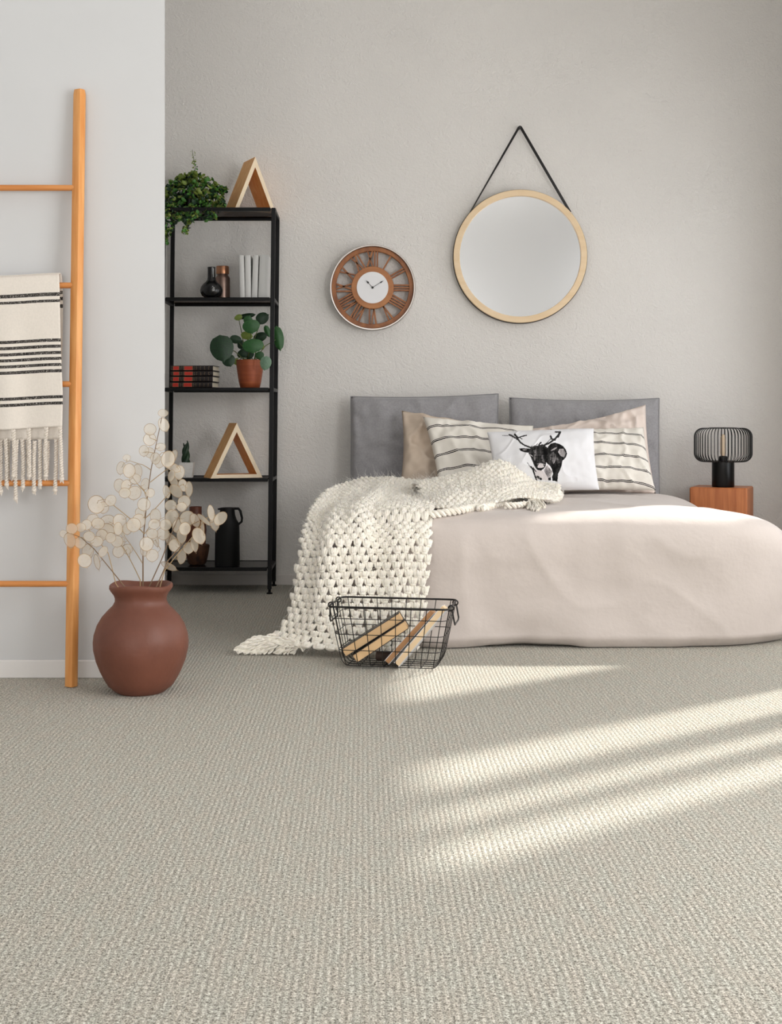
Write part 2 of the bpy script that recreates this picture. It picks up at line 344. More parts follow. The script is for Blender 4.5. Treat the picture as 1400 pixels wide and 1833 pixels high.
for pts, Y, r in STEMS:
    path = []
    for i, (x, y) in enumerate(pts):
        p = C5(x, y, Y); path.append(p)
    for i in range(len(path)-1):
        for t in (0, .25, .5, .75): stem_pts.append(path[i].lerp(path[i+1], t))
    stem_pts.append(path[-1])
    sm = []
    for i in range(len(path)-1):
        a, b_ = path[i], path[i+1]
        for t in (0, .5): sm.append(a.lerp(b_, t)+Vector((random.uniform(-.0006,.0006),0,random.uniform(-.0006,.0006))))
    sm.append(path[-1]); n = len(sm)
    MB().tube(sm, [r*(1-.55*i/(n-1)) for i in range(n)], 6).build('stem', M['stem' if r > .0017 else 'stem_light'], DT)
PODS = [(840,85,80,60,0),(845,175,60,110,30),(738,212,95,90,0),(735,290,90,100,0),(690,380,80,85,0),(735,395,80,80,0),(780,440,80,90,0),(820,350,80,60,0),(815,470,80,90,0),(880,445,85,130,0),(920,425,55,110,-10),(555,435,60,50,0),(510,515,75,100,0),(575,535,75,110,0),(640,540,80,110,20),(620,600,90,80,0),(500,655,95,110,0),(550,650,55,90,-20),(540,710,90,80,0),(615,710,95,110,0),(700,640,70,90,0),(740,710,60,70,0),(690,800,100,100,0),(318,800,110,140,0),(370,825,90,90,0),(430,770,90,85,40),(290,920,90,90,0),(330,950,100,90,0),(400,930,120,90,20),(400,1010,120,120,0),(450,980,100,90,0),(500,930,90,110,0),(610,960,110,110,0),(650,930,90,110,0),(780,890,90,110,0),(770,955,90,80,0),(125,990,90,85,0),(195,980,80,70,0),(110,1080,100,120,0),(60,1030,60,60,0),(190,1100,90,90,0),(260,1050,90,80,0),(250,1170,100,120,0),(225,1240,90,110,15),(322,1250,55,120,20),(370,1170,45,90,-15),(320,1090,100,80,0),(480,1090,90,90,0),(490,1170,90,90,0),(560,1150,80,80,0),(525,1090,38,70,0),(488,990,45,100,0),(525,1015,45,70,10),(710,1110,95,110,0),(700,1160,80,90,0),(755,1200,95,95,0),(780,1080,50,110,10),(840,1030,100,100,0),(755,1030,90,80,0),(910,900,95,120,0),(910,1090,90,160,25),(960,970,80,110,10),(985,1045,78,120,0),(1030,910,110,120,0),(1090,925,75,110,15),(1120,1045,75,130,10),(1085,1110,65,120,20),(1040,1140,80,90,0),(985,1210,72,110,-10),(930,1120,80,100,20),(885,1285,55,130,60),(900,810,90,90,0),(940,695,85,120,35),(995,650,55,95,30),(1042,680,58,120,0),(1005,780,90,100,0),(985,820,80,70,0),(868,700,28,100,8),(905,575,55,95,0),(968,550,58,110,0),(925,625,62,95,20),(920,510,40,120,50),(1160,920,38,130,35),(1215,865,22,120,8),(1243,945,75,120,10),(1290,910,75,120,-20),(1148,1000,26,140,12),(360,1040,90,90,0),(660,870,80,90,0),(860,960,90,90,0),(430,1060,80,80,0),(240,960,70,80,0),(560,990,80,90,0),(1010,990,80,100,10)]
def pod_mesh():
    V = [(0, .0006, 0)]; Fc = []; n = 18
    for ring, rr in enumerate((.5, .93, 1.0)):
        for k in range(n):
            a = 2*PI*k/n; x = math.cos(a)*rr; z = math.sin(a)*rr
            if z < -.8: z -= (-.8-z)*.5
            V.append((x, (.06*(1-rr*rr)) + (.015*math.sin(2*a) if rr > .6 else 0), z))
    for k in range(n):
        k2 = (k+1) % n; Fc.append((0, 1+k, 1+k2))
        for r_ in range(2): Fc.append((1+r_*n+k, 1+(r_+1)*n+k, 1+(r_+1)*n+k2, 1+r_*n+k2))
    me = bpy.data.meshes.new('seed_pod'); me.from_pydata(V, [], Fc); me.polygons.foreach_set('use_smooth', [True]*len(me.polygons)); me.materials.append(M['pod']); return me
def rim_mesh():
    mb = MB(); n = 18; mb.tube([(math.cos(2*PI*k/n), .01*math.sin(4*PI*k/n), math.sin(2*PI*k/n)*(1.0)) for k in range(n)], .034, 4, closed=True)
    mb.tube([(0,.03,-1.0),(0,.02,-1.28)], .022, 4)
    for sx, sz in ((-.35,.2),(.3,.35),(.25,-.3),(-.25,-.4)): # faint seeds
        mb.lathe((sx, .05, sz), [(0,-.012),(.07,0),(0,.012)], 6)
    me = bpy.data.meshes.new('pod_rim'); me.from_pydata(mb.v, [], mb.f); me.materials.append(M['podrim']); return me
PM, RM = pod_mesh(), rim_mesh()
for i, (x, y, w_, h_, rot) in enumerate(PODS):
    Yd = 3.83+random.uniform(-.09, .10); Yd = min(Yd, 3.93)
    c = C5(x, y, Yd); near = min(stem_pts, key=lambda q: (Vector((q.x-c.x, 0, q.z-c.z))).length)
    c.y = near.y+random.uniform(-.05, .05); c = C5(x, y, c.y)
    sx = w_/4.375/2*c.y/F; sz = h_/4.375/2*c.y/F
    R_ = max(sx, sz); edge = math.acos(min(1, sx/R_))*.9
    o = bpy.data.objects.new('seed_pod', PM); COL.objects.link(o); o.parent = DT; o.location = c-DC
    tilt = random.uniform(-.25, .25)
    mtx = Matrix.Rotation(math.radians(-rot if True else 0), 3, 'Y') @ Matrix.Rotation(edge*(1 if i % 2 else -1), 3, 'Z') @ Matrix.Rotation(tilt, 3, 'X')
    o.rotation_euler = mtx.to_euler(); o.scale = (R_*1.0 if edge > .3 else sx, R_, sz)
    q = bpy.data.objects.new('pod_rim', RM); COL.objects.link(q); q.parent = o
    d_ = (near-c)
    if d_.length > .012:
        a = c+d_.normalized()*.6*min(sx, sz); mid = (a+near)/2+Vector((0,0,-.004))
        tw = MB().tube([a, mid, near], .0006, 4).build('twig', M['stem_light'], DT)
# ================================================================ SHELF
TH = 0.0105; SX0, SX1, SY0, SY1 = -.932, -.424, 5.952, 6.245
SCX = (SX0+SX1)/2; ZM = .92
def tx(v): return (v[0]+(v[2]-ZM)*TH, v[1], v[2]-(v[0]-SCX)*TH*0)
LEV = [1.789, 1.373, .955, .536, .123]
SH = T('shelving_unit', (SCX, 6.1, 0), 'tall narrow black metal shelving unit with five shelves against the grey wall', 'shelf')
def tb(mb, a, b, s=.0190, sz=None):
    sv = (s, s, sz or s); lo = [min(a[i], b[i])-(sv[i]/2) for i in range(3)]; hi = [max(a[i], b[i])+(sv[i]/2) for i in range(3)]
    tmp = MB().box([(l+h)/2 for l, h in zip(lo, hi)], [h-l for l, h in zip(lo, hi)], bev=.0018); mb.add([tx(v) for v in tmp.v], tmp.f)
s2 = .01125
for x in (SX0, SX1):
    for y in (SY0, SY1-.006):
        mb = MB(); tb(mb, (x, y, .02+s2), (x, y, LEV[0]-s2)); po = mb.build('post', M['black_metal'], SH)
        f = MB().lathe((tx((x, y, 0))[0], y, 0), [(0,0),(.014,0),(.014,.005),(.006,.008),(.006,.021),(0,.021)], 14).build('levelling_foot', M['black_metal'], SH)
for i, z in enumerate(LEV):
    zz = z-.008
    mb = MB()
    for y in (SY0, SY1-.006): tb(mb, (SX0+.0225, y, zz), (SX1-.0225, y, zz), sz=.016)
    for x in (SX0, SX1): tb(mb, (x, SY0+.0225, zz), (x, SY1-.0285, zz), sz=.016)
    mb.build('shelf_frame', M['black_metal'], SH)
    pn = MB().box((SCX, (SY0+SY1)/2, z-.004-.0), (SX1-SX0-.022, SY1-SY0-.03, .005)); mb = MB().add([tx(v) for v in pn.v], pn.f); mb.build('shelf_panel', M['shelf_panel' if i == 4 else 'smoked_glass'], SH, smooth=False)
# ---- triangular wooden frames
def tri_frame(name, base_px, base_py, Y, w_, h_, depth, rot, label):
    c = P(base_px, base_py, Y); t = .0185
    def tri(wd, hg, inset=0):
        if not inset: return [(-wd/2, 0), (wd/2, 0), (0, hg)]
        sl = math.hypot(wd/2, hg); k = inset*sl/(wd/2)   # apex drop
        x_in = wd/2-inset*0.9*sl/hg-inset*(wd/2)/hg
        return [(-x_in, inset*.9), (x_in, inset*.9), (0, hg-k)]
    o_, i_ = tri(w_, h_), tri(w_, h_, t)
    R = Matrix.Rotation(rot, 3, 'Z'); root = T(name, c, label, 'shelf decoration', 'triangular wooden frames')
    V = []
    for y in (0, depth):
        for x, z in o_+i_: V.append(c+R@Vector((x, y, z)))
    A = lambda *k: list(k)
    edge = [[0,1,4,3],[1,2,5,4],[2,0,3,5],[6,9,10,7],[7,10,11,8],[8,11,9,6]]
    sides = [[0,6,7,1],[1,7,8,2],[2,8,6,0],[3,4,10,9],[4,5,11,10],[5,3,9,11]]
    mk('front_edge', V, edge, M['pine_edge'], root, smooth=False); mk('side_board', V, sides, M['pine'], root, smooth=False)
    return root
def shelf_top_py(lv, Y): return CY-(LEV[lv]-H)*F/Y
tri_frame('triangular_frame', 457, shelf_top_py(0, 6.08), 6.08, .212, .262, .15, .46, 'pine triangular frame standing on the top shelf beside the trailing plant')
tri_frame('triangular_frame', 424, shelf_top_py(3, 5.975)+.3, 5.975, .250, .256, .13, .38, 'pine triangular frame on the second lowest shelf beside the speckled pot')
# ---- white books
M['book_white'] = mat('pale_book_cloth', (214,213,210), 0.7, bump=.2, bscale=500); M['page'] = mat('book_pages', (232,222,200), .8)
def white_book(xt, xb, wd, hgt, label):
    Y = 6.0; c = P(xb, shelf_top_py(1, Y), Y); c.z = LEV[1]+.0012; w_ = wd*Y/F; sh = (xt-xb)*Y/F; d_ = .16
    root = T('book', c, label, 'book', 'white books standing on the shelf')
    n = 8; sec = []
    for k in range(n+1):
        a = PI*k/n; sec.append((-math.cos(a)*w_/2, -math.sin(a)*.007))
    sec += [(w_/2, d_), (w_/2-.002, d_), (w_/2-.002, .001), (-w_/2+.002, .001), (-w_/2+.002, d_), (-w_/2, d_)]
    V = []; m = len(sec)
    for z in (0, hgt):
        for x, y in sec: V.append(c+Vector((x+sh*z/hgt, y, z)))
    Fc = [(k, (k+1) % m, m+(k+1) % m, m+k) for k in range(m)]
    q = [m+j for j in range(n+1)]
    Fc += [[m+n+1-1, m+n+1, m+n+2, m+n+3], [m+0, m+m-4+0, m+m-3+0+0, m+m-2]] if False else []
    # caps over the spine piece and both boards
    for o_ in (0, m):
        Fc.append([o_+j for j in range(n+1)]+[o_+n+3, o_+n+4]); Fc.append([o_+n, o_+n+1, o_+n+2, o_+n+3]); Fc.append([o_+0, o_+n+4, o_+n+5, o_+n+6])
    mk('cover', V, Fc, M['book_white'], root, smooth=False)
    b = MB().box((c.x+sh/2, c.y+.0775, c.z+hgt/2), (w_-.0042, .148, hgt-.008)); 
    pv = [(v[0]+sh*((v[2]-c.z)/hgt-.5), v[1], v[2]) for v in b.v]; mk('pages', pv, b.f, M['page'], root, smooth=False)
for a in [(432,434,9.5,.2,'thin white book leftmost on the upper shelf, leaning slightly left'), (443.5,444.3,10.5,.2,'second white book from the left on the upper shelf'), (458,455.5,10.5,.2,'third white book from the left, leaning slightly right'), (473,470,16,.202,'thickest white book at the right end of the row')]:
    white_book(*a)
# ---- bottles on the second shelf
M['black_gloss'] = mat('black_glaze', (16,16,17), .22, spec=.5); M['copper'] = mat('brushed_copper', (176,126,96), .3, metal=.9, bump=.1, bscale=80, bstretch=(1,1,14))
M['bronze'] = mat('brushed_bronze', (146,124,114), .34, metal=.85, rgb2=(118,96,86), nscale=4, nstretch=(1,1,5)); M['lettering'] = mat('white_lettering', (225,225,222), .6)
c = P(378.6, 532, 5.985); c.z = LEV[1]+.0015; k = 5.985/F
BT = T('black_bottle', c, 'round-bellied black glazed bottle with white script on the upper shelf', 'bottle')
MB().lathe(c, [(0,0),(.032,0),(.045,.010),(.0515,.024),(.0525,.036),(.049,.050),(.040,.063),(.028,.073),(.020,.083),(.018,.095),(.0178,.135),(.0188,.140),(.0185,.1425),(.013,.1425),(.012,.1),(0,.1)], 40).build('bottle_body', M['black_gloss'], BT)
mb = MB()
def squig(pts, cx, cz, rad):
    path = []
    for x, z in pts:
        path.append(Vector((cx+x, c.y-math.sqrt(max(1e-6, rad*rad-(cx+x-c.x)**2))-.0006, cz+z)))
    mb.tube(path, .0006, 4)
rr = random.Random(3)
for j in range(9):
    z0 = c.z+.096+j*.0044; squig([(-.002,0),(.001,.002),(-.001,.003),(.002,.001)], c.x+.011, z0, .0185)
for j in range(7):
    x0 = .006+.004*(j % 3); squig([(0,0),(.003,.003),(.001,.006),(.005,.005),(.004,.001)], c.x+.004+x0*.8, c.z+.026+.006*(j//2), .0535)
tag(mb.build('script_lettering', M['lettering'], BT), kind='stuff')
c = P(398.5, 532, 6.09); c.z = LEV[1]+.0015
BT = T('metal_bottle', c, 'bronze metal bottle with a copper cap behind the black round bottle', 'bottle')
MB().lathe(c, [(0,0),(.033,0),(.0355,.003),(.0355,.098),(.034,.106),(.028,.114),(.0255,.118),(.0255,.122),(0,.122)], 40).build('bottle_body', M['bronze'], BT)
MB().lathe(c+Vector((0,0,.122)), [(0,0),(.0305,0),(.031,.002),(.031,.034),(.029,.037),(0,.0375)], 40).build('bottle_cap', M['copper'], BT)
# ---- dark books lying
M['book_dark'] = mat('dark_leather', (34,28,28), .5, bump=.2, bscale=300); M['red_label'] = mat('red_label', (196,52,40), .55); M['gold'] = mat('gold_tooling', (168,138,104), .5, metal=.2)
zb = LEV[2]+.001; BH = [.0268, .0268, .0245, .0255]; lab = ['dark leather book with red labels, lowest of the lying stack', 'dark leather book with red labels, second from the bottom of the stack', 'dark leather book with red labels, third from the bottom of the stack', 'dark leather book with red labels, topmost of the lying stack']
for i in range(4):
    th = BH[i]; Yc = 6.0; rz = -.12; R = Matrix.Rotation(rz, 3, 'Z'); L_ = .203; D_ = .135
    sh = [-.6, .2, .8, .6][i]
    cc = P(342.5+sh, 690, Yc); cc.z = zb; root = T('lying_book', cc, lab[i], 'book', 'dark lying books')
    def bb(c0, s0, name, m, par=root, bev=0):
        mb = MB().box((0,0,0), s0, bev=bev); V = [cc+R@(Vector(v)+Vector(c0)) for v in mb.v]; return mk(name, V, mb.f, m, par, smooth=False)
    mb = MB(); n = 8
    sec = [( -math.sin(PI*k_/n)*.006, th/2-math.cos(PI*k_/n)*(th/2-.0006)) for k_ in range(n+1)]+[(D_, th-.0006), (D_, th-.0031), (.003, th-.0031), (.003, .0031), (D_, .0031), (D_, .0006)]
    m_ = len(sec); V = []
    for x in (-L_/2, L_/2):
        for y, z in sec: V.append(cc+R@Vector((x, y, z)))
    Fc = [(k_, (k_+1) % m_, m_+(k_+1) % m_, m_+k_) for k_ in range(m_)]
    for o_ in (0, m_):
        Fc.append([o_+j for j in range(n+1)]+[o_+n+3, o_+n+4]); Fc.append([o_+n, o_+n+1, o_+n+2, o_+n+3]); Fc.append([o_+0, o_+n+4, o_+n+5, o_+n+6])
    mk('cover', V, Fc, M['book_dark'], root, smooth=False)
    bb((0, D_/2+.001, th/2), (L_-.008, D_-.006, th-.0064), 'pages', M['page'])
    for x0, x1 in ((-.0855, -.0595), (-.033, .005)):
        bb(((x0+x1)/2, -.0057, th/2), (x1-x0, .0022, th*.62), 'red_label', M['red_label'])
        mb = MB()
        for zz in (th*.17, th*.83): mb.box(((x0+x1)/2, -.0055, zz), (x1-x0+.004, .002, .0012))
        for xx in (x0-.001, x1+.001): mb.box((xx, -.0055, th/2), (.0012, .002, th*.66))
        mk('gold_border', [cc+R@Vector(v) for v in mb.v], mb.f, M['gold'], root, smooth=False)
    mb = MB()
    for x in (-.0935, -.049, -.0385, .0135, .0245, .0435, .063, .083):
        for q in range(3): mb.box((x+rr.uniform(-.0012,.0012), -.0058, th*(.27+.22*q)), (rr.uniform(.002,.005), .0014, .0016), M=Matrix.Rotation(rr.uniform(-.7,.7), 3, 'Y'))
    mk('gold_ornament', [cc+R@Vector(v) for v in mb.v], mb.f, M['gold'], root, smooth=False)
    zb += th+.0002
# ---- peperomia in copper pot
M['pot_copper'] = mat('ribbed_copper_pot', (172,92,54), .42, metal=.25, rgb2=(140,66,38), nscale=5, nstretch=(1,1,12), bump=.35, bscale=12, bstretch=(.3,.3,14), bdist=.002)
M['soil'] = mat('soil', (40,30,24), .95, bump=.6, bscale=120)
def leafmat(name, a, b, rough=.5):
    return mat(name, a, rough, rgb2=b, nscale=9, spec=.5, sss=.05)
M['leaf_dark'] = leafmat('leaf_dark', (16,38,22), (28,62,32)); M['leaf_mid'] = leafmat('leaf_mid', (30,72,34), (48,98,44)); M['leaf_light'] = leafmat('leaf_light', (106,128,48), (136,150,70)); M['leaf_silver'] = leafmat('leaf_silver', (84,112,92), (120,150,124)); M['petiole'] = mat('petiole', (86,96,48), .5)
c = P(447.5, 694, 6.04); c.z = LEV[2]+.0012
PT = T('potted_peperomia', c, 'round-leaved green plant in a ribbed copper-brown pot beside the dark books', 'potted plant')
MB().lathe(c, [(0,0),(.044,0),(.0465,.003),(.053,.03),(.0595,.07),(.0635,.105),(.064,.126),(.0645,.131),(.061,.131),(.060,.12),(0,.118)], 48, lambda p, a: p).build('pot', M['pot_copper'], PT)
MB().lathe(c+Vector((0,0,.118)), [(.0595,-.002),(.0595,.002),(.03,.005),(0,.006)], 24).build('soil', M['soil'], PT)
def leaf_mesh(name, m, heart=True, cup=.18, nu=8, nv=10):
    V = []; Fc = []
    for j in range(nv+1):
        t = j/nv; z = t*2-1      # -1 base .. 1 tip
        wd = math.sqrt(max(0, 1-abs(z)**2.3))
        if z > 0: wd *= (1-.18*z)
        for i in range(nu+1):
            u = i/nu*2-1; x = u*wd; y = -cup*(1-(x*x+z*z)) + .10*abs(u)*wd
            zz = z
            if heart and z < -.55: zz = z+(.28*(1-abs(u))**2)*((-z-.55)/.45)
            if z > .8 and heart: zz = z+(1-abs(u))*.18*(z-.8)/.2
            V.append((x, y, zz))
    for j in range(nv):
        for i in range(nu): a = j*(nu+1)+i; Fc.append((a, a+1, a+nu+2, a+nu+1))
    me = bpy.data.meshes.new(name); me.from_pydata(V, [], Fc); me.polygons.foreach_set('use_smooth', [True]*len(me.polygons)); me.materials.append(m);
    return me
LM = {}
for kk in ('leaf_dark', 'leaf_mid', 'leaf_light', 'leaf_silver'): LM[kk] = leaf_mesh('leaf', M[kk])
# x, y, w, h, rot(deg, cw, tip down=180), kind, Y
PEP = [(655,465,240,272,170,'leaf_dark',5.90),(725,590,135,125,160,'leaf_dark',5.97),(795,378,125,85,100,'leaf_dark',6.02),(900,145,190,55,80,'leaf_dark',6.05),(822,158,85,60,250,'leaf_light',6.03),(920,185,95,90,20,'leaf_mid',6.00),(1062,165,140,118,60,'leaf_dark',6.00),(950,248,175,140,170,'leaf_mid',5.96),(905,340,125,80,100,'leaf_light',6.03),(1040,355,150,95,70,'leaf_dark',6.05),(968,442,215,145,175,'leaf_mid',5.93),(1222,365,110,250,170,'leaf_mid',6.10),(1112,295,60,125,160,'leaf_mid',6.08),(1095,615,115,145,190,'leaf_silver',5.90),(1035,540,90,85,170,'leaf_mid',5.99),(875,515,140,95,150,'leaf_dark',6.02),(1050,445,60,80,140,'leaf_light',6.03),(850,430,80,90,100,'leaf_dark',6.05),(800,600,60,70,180,'leaf_light',6.03),(940,535,90,70,150,'leaf_dark',6.03)]
for x, y, w_, h_, rot, kd, Y in PEP:
    q = P(280+x/5.6, 540+y/5.6, Y); o = bpy.data.objects.new('leaf', LM[kd]); COL.objects.link(o); o.parent = PT; o.location = q-c
    rad = math.radians(rot); horiz = abs(math.sin(rad)) > .7
    a_, b_ = (h_, w_) if horiz else (w_, h_)
    o.rotation_euler = (Matrix.Rotation(rad, 3, 'Y') @ Matrix.Rotation(random.uniform(-.15,.15), 3, 'X')).to_euler()
    s_ = Y/F/5.6/2; o.scale = (a_*s_, max(a_, b_)*s_*.8, b_*s_)
    st = Vector((c.x+random.uniform(-.02,.02), c.y+random.uniform(-.02,.02), c.z+.12)); md = (st+q)/2+Vector((0,.0,.02))
    if Y < 6.04: md.y += .01
    MB().tube([st, md, q+Vector((0,.004,0))], [.0026,.0022,.0016], 6).build('petiole', M['petiole'], PT)
# ---- succulent in speckled square pot
def speck(name, rgb, dots):
    m = mat(name, rgb, .6); N, L, b = nodes(m); tc = N.new('ShaderNodeTexCoord'); nz = N.new('ShaderNodeTexNoise'); nz.inputs['Scale'].default_value = 320; L.new(tc.outputs['Object'], nz.inputs['Vector'])
    cr = N.new('ShaderNodeValToRGB'); cr.color_ramp.elements[0].position = .66; cr.color_ramp.elements[1].position = .70; cr.color_ramp.elements[0].color = lin(rgb); cr.color_ramp.elements[1].color = lin(dots); L.new(nz.outputs['Fac'], cr.inputs[0]); L.new(cr.outputs[0], b.inputs['Base Color']); return m
M['speckle'] = speck('speckled_white', (222,219,214), (90,84,80))
c = P(335, 853, 6.0); c.z = LEV[3]+.0012
ST = T('potted_succulent', c, 'small dark green braided succulent in a square speckled white pot', 'potted plant')
V = []; 
for s, z in ((.026,0),(.0325,.0705),(.0295,.0705),(.029,.062)):
    V += [(c.x-s,c.y-s,c.z+z),(c.x+s,c.y-s,c.z+z),(c.x+s,c.y+s,c.z+z),(c.x-s,c.y+s,c.z+z)]
Fc = [(3,2,1,0)]+[(a*4+k_, a*4+(k_+1) % 4, a*4+4+(k_+1) % 4, a*4+4+k_) for a in range(3) for k_ in range(4)]+[(12,13,14,15)]
mk('pot', V, Fc, M['speckle'], ST, smooth=False)
MB().box((c.x, c.y, c.z+.063), (.056,.056,.002)).build('soil', M['soil'], ST, smooth=False)
for k_ in range(3):
    path = []; ph = k_*2*PI/3
    for i in range(15):
        t = i/14; a = ph+t*PI*1.7; rad = .0105*(1-.35*t)+(.004*max(0, t-.75)*4)
        path.append(c+Vector((math.cos(a)*rad-.006, math.sin(a)*rad, .062+t*(.098+.012*(k_ == 1)))))
    MB().tube(path, [.0115*(1-.25*(i/14))*(1 if i < 11 else (15-i)/5) for i in range(15)], 10).build('leaf', M['leaf_dark'], ST)
MB().tube([c+Vector((-.01,0,.062)), c+Vector((-.022,0,.072)), c+Vector((-.028,0,.064))], [.006,.004,.001], 8).build('leaf', M['leaf_dark'], ST)
# ---- carafe and brown vessel on the lowest shelf
M['carafe'] = mat('matt_black_carafe', (17,17,17), .55, spec=.25)
c = P(407, 1014, 6.02); c.z = LEV[4]+.0012; kx = 6.02/F
CT = T('carafe', c, 'matt black carafe with a looped handle on the lowest shelf', 'carafe')
MB().lathe(c, [(0,0),(.0585,0),(.0585,.008),(.0570,.15),(.0560,.185),(.053,.200),(.044,.215),(.037,.235),(.0345,.255),(.035,.268),(.034,.270),(.029,.270),(.028,.25),(0,.25)], 48).build('carafe_body', M['carafe'], CT)
MB().box((c.x-.034, c.y, c.z+.264), (.022,.018,.008), bev=.003).build('spout', M['carafe'], CT)
MB().tube([c+Vector((.030,0,.266)), c+Vector((.052,0,.266)), c+Vector((.061,0,.255)), c+Vector((.069,0,.222)), c+Vector((.067,0,.205)), c+Vector((.052,0,.192))], [.006,.006,.006,.0055,.0055,.005], 10).build('handle', M['carafe'], CT)
M['fur'] = mat('brown_fibre', (104,66,42), .8, rgb2=(52,32,22), nscale=30, nstretch=(2,2,.8), bump=.8, bscale=90, bdist=.004); M['bark'] = mat('dark_brown_wood', (66,38,28), .5, rgb2=(126,66,42), nscale=12)
c = P(353, 1014, 6.07); c.z = LEV[4]+.0012
QT = T('waisted_vase', c, 'brown wooden vase with a fibrous bowl-shaped foot behind the dried pods', 'vase')
MB().lathe(c, [(0,0),(.036,0),(.044,.01),(.053,.05),(.0585,.085),(.057,.092),(.046,.094),(0,.094)], 40).build('fibre_bowl', M['fur'], QT)
MB().lathe(c+Vector((-.008,0,0)), [(0,.094),(.047,.094),(.049,.12),(.052,.16),(.050,.19),(.034,.205),(.0295,.215),(.0292,.272),(.026,.272),(.025,.22),(0,.22)], 40).build('vase_neck', M['bark'], QT)
# ---- trailing plant on the top shelf
c = P(340, shelf_top_py(0, 6.09), 6.09); c.z = LEV[0]+.0012
TT = T('trailing_plant', c, 'bushy green trailing plant spilling over the top shelf edge', 'potted plant')
MB().lathe(c, [(0,0),(.045,0),(.058,.085),(.060,.09),(.054,.09),(.052,.075),(0,.073)], 28).build('pot', M['black_gloss'], TT)
rl = random.Random(11)
curl = []
vines = []
def vine(pts, n, spread, r=.0012):
    path = [Vector(p) for p in pts]; out = []
    for i in range(len(path)-1):
        for t in np.linspace(0, 1, n, endpoint=False): out.append(path[i].lerp(path[i+1], t))
    MB().tube(path, r, 5).build('vine', M['petiole'], TT); return out
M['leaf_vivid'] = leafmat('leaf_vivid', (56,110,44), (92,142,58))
leafV = {'leaf_dark': MB(), 'leaf_vivid': MB(), 'leaf_light': MB()}
def curl_leaf(p, s, kd):
    # small rounded cupped leaf: 3x4 grid
    V = []; R = Matrix.Rotation(rl.uniform(0, 2*PI), 3, 'Z')@Matrix.Rotation(rl.uniform(-1.2, 1.2), 3, 'X')@Matrix.Rotation(rl.uniform(-1.2, 1.2), 3, 'Y')
    for j in range(5):
        t = j/4*2-1; wd = math.sqrt(max(.0, 1-abs(t)**2.2))*.72
        for i in range(4):
            u = i/3*2-1; V.append(p+R@Vector((u*wd*s, t*s, (.5*u*u*wd+.45*t*t)*s)))
    leafV[kd].add(V, [(j*4+i, j*4+i+1, j*4+i+5, j*4+i+4) for j in range(4) for i in range(3)])
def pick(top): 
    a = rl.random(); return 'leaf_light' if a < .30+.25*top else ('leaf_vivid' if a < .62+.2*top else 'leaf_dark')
for i in range(760):
    while True:
        v = Vector((rl.uniform(-1,1), rl.uniform(-1,1), rl.uniform(-1,1)))
        if .45 < v.length < 1: break
    px, py = 345+v.x*58, 352+v.z*44+ (abs(v.x)*8)
    Y = 6.08+v.y*.10
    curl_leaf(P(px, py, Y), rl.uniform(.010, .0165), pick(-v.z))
for pts in ([(330,375,5.98),(312,395,5.94),(301,425,5.93)], [(355,372,5.97),(345,390,5.94),(338,398,5.93),(328,420,5.93)], [(370,372,5.97),(376,385,5.94),(385,389,5.93)], [(320,372,5.97),(300,380,5.94),(296,410,5.93),(298,440,5.93)], [(345,370,5.97),(342,386,5.94)], [(310,360,5.98),(300,370,5.95)], [(380,350,6.0),(397,360,5.97),(400,368,5.96)], [(388,335,6.05),(400,342,6.05),(404,340,6.05)]):
    for q in vine([P(*p) for p in pts], 9, 1):
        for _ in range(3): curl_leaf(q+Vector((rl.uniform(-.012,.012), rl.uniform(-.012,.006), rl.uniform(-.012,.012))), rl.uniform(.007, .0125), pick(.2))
sp = vine([P(348,320,6.08), P(350,300,6.08), P(347,285,6.08), P(344,268,6.08)], 5, 1)
for i, q in enumerate(sp):
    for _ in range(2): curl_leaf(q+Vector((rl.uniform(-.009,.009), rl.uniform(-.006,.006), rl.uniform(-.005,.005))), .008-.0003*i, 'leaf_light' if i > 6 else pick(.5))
for kd, mb in leafV.items(): tag(mk('foliage', mb.v, mb.f, M[kd], TT), kind='stuff')
# ================================================================ CLOCK
M['clock_wood'] = mat('clock_wood', (170,108,60), .5, rgb2=(122,70,38), nscale=9, nstretch=(3,3,1), bump=.2, bscale=60, bdist=.001); M['clock_wood2'] = mat('clock_inner_wood', (186,126,76), .5, rgb2=(160,98,54), nscale=9, nstretch=(1,3,3), bump=.2, bscale=60, bdist=.001)
M['steel'] = mat('polished_steel', (190,182,176), .3, metal=1.0); M['dial'] = mat('white_dial', (236,235,236), .4); M['black'] = mat('black_paint', (12,12,13), .5)
c = P(667, 515, 6.225)
KT = T('wall_clock', c, 'round open-work wooden wall clock with roman numerals and white dial', 'clock')
def ring(r0, r1, y0, y1, n=96, bev=.002):
    # ring about the Y axis, front at y0 (towards camera)
    prof_ = [(r0, y1), (r0, y0+bev), (r0+bev, y0), (r1-bev, y0), (r1, y0+bev), (r1, y1)]; V = []; Fc = []; m_ = len(prof_)
    for k_ in range(n):
        a = 2*PI*k_/n
        for r_, y_ in prof_: V.append((c.x+math.cos(a)*r_, c.y+y_, c.z+math.sin(a)*r_))
    for k_ in range(n):
        for j in range(m_): Fc.append((k_*m_+j, k_*m_+(j+1) % m_, ((k_+1) % n)*m_+(j+1) % m_, ((k_+1) % n)*m_+j))
    return MB().add(V, Fc)
ring(.198, .207, -.018, .042).build('metal_rim', M['steel'], KT)
ring(.177, .1985, -.004, .022).build('outer_ring', M['clock_wood'], KT)
ring(.074, .103, -.004, .022).build('inner_ring', M['clock_wood2'], KT)
MB().lathe((0,0,0), [(0,0),(.0765,0),(.0765,.004),(0,.004)], 64, lambda p, a: Vector((p.x, -p.z, p.y))+c+Vector((0,-.004,0))).build('dial', M['dial'], KT)
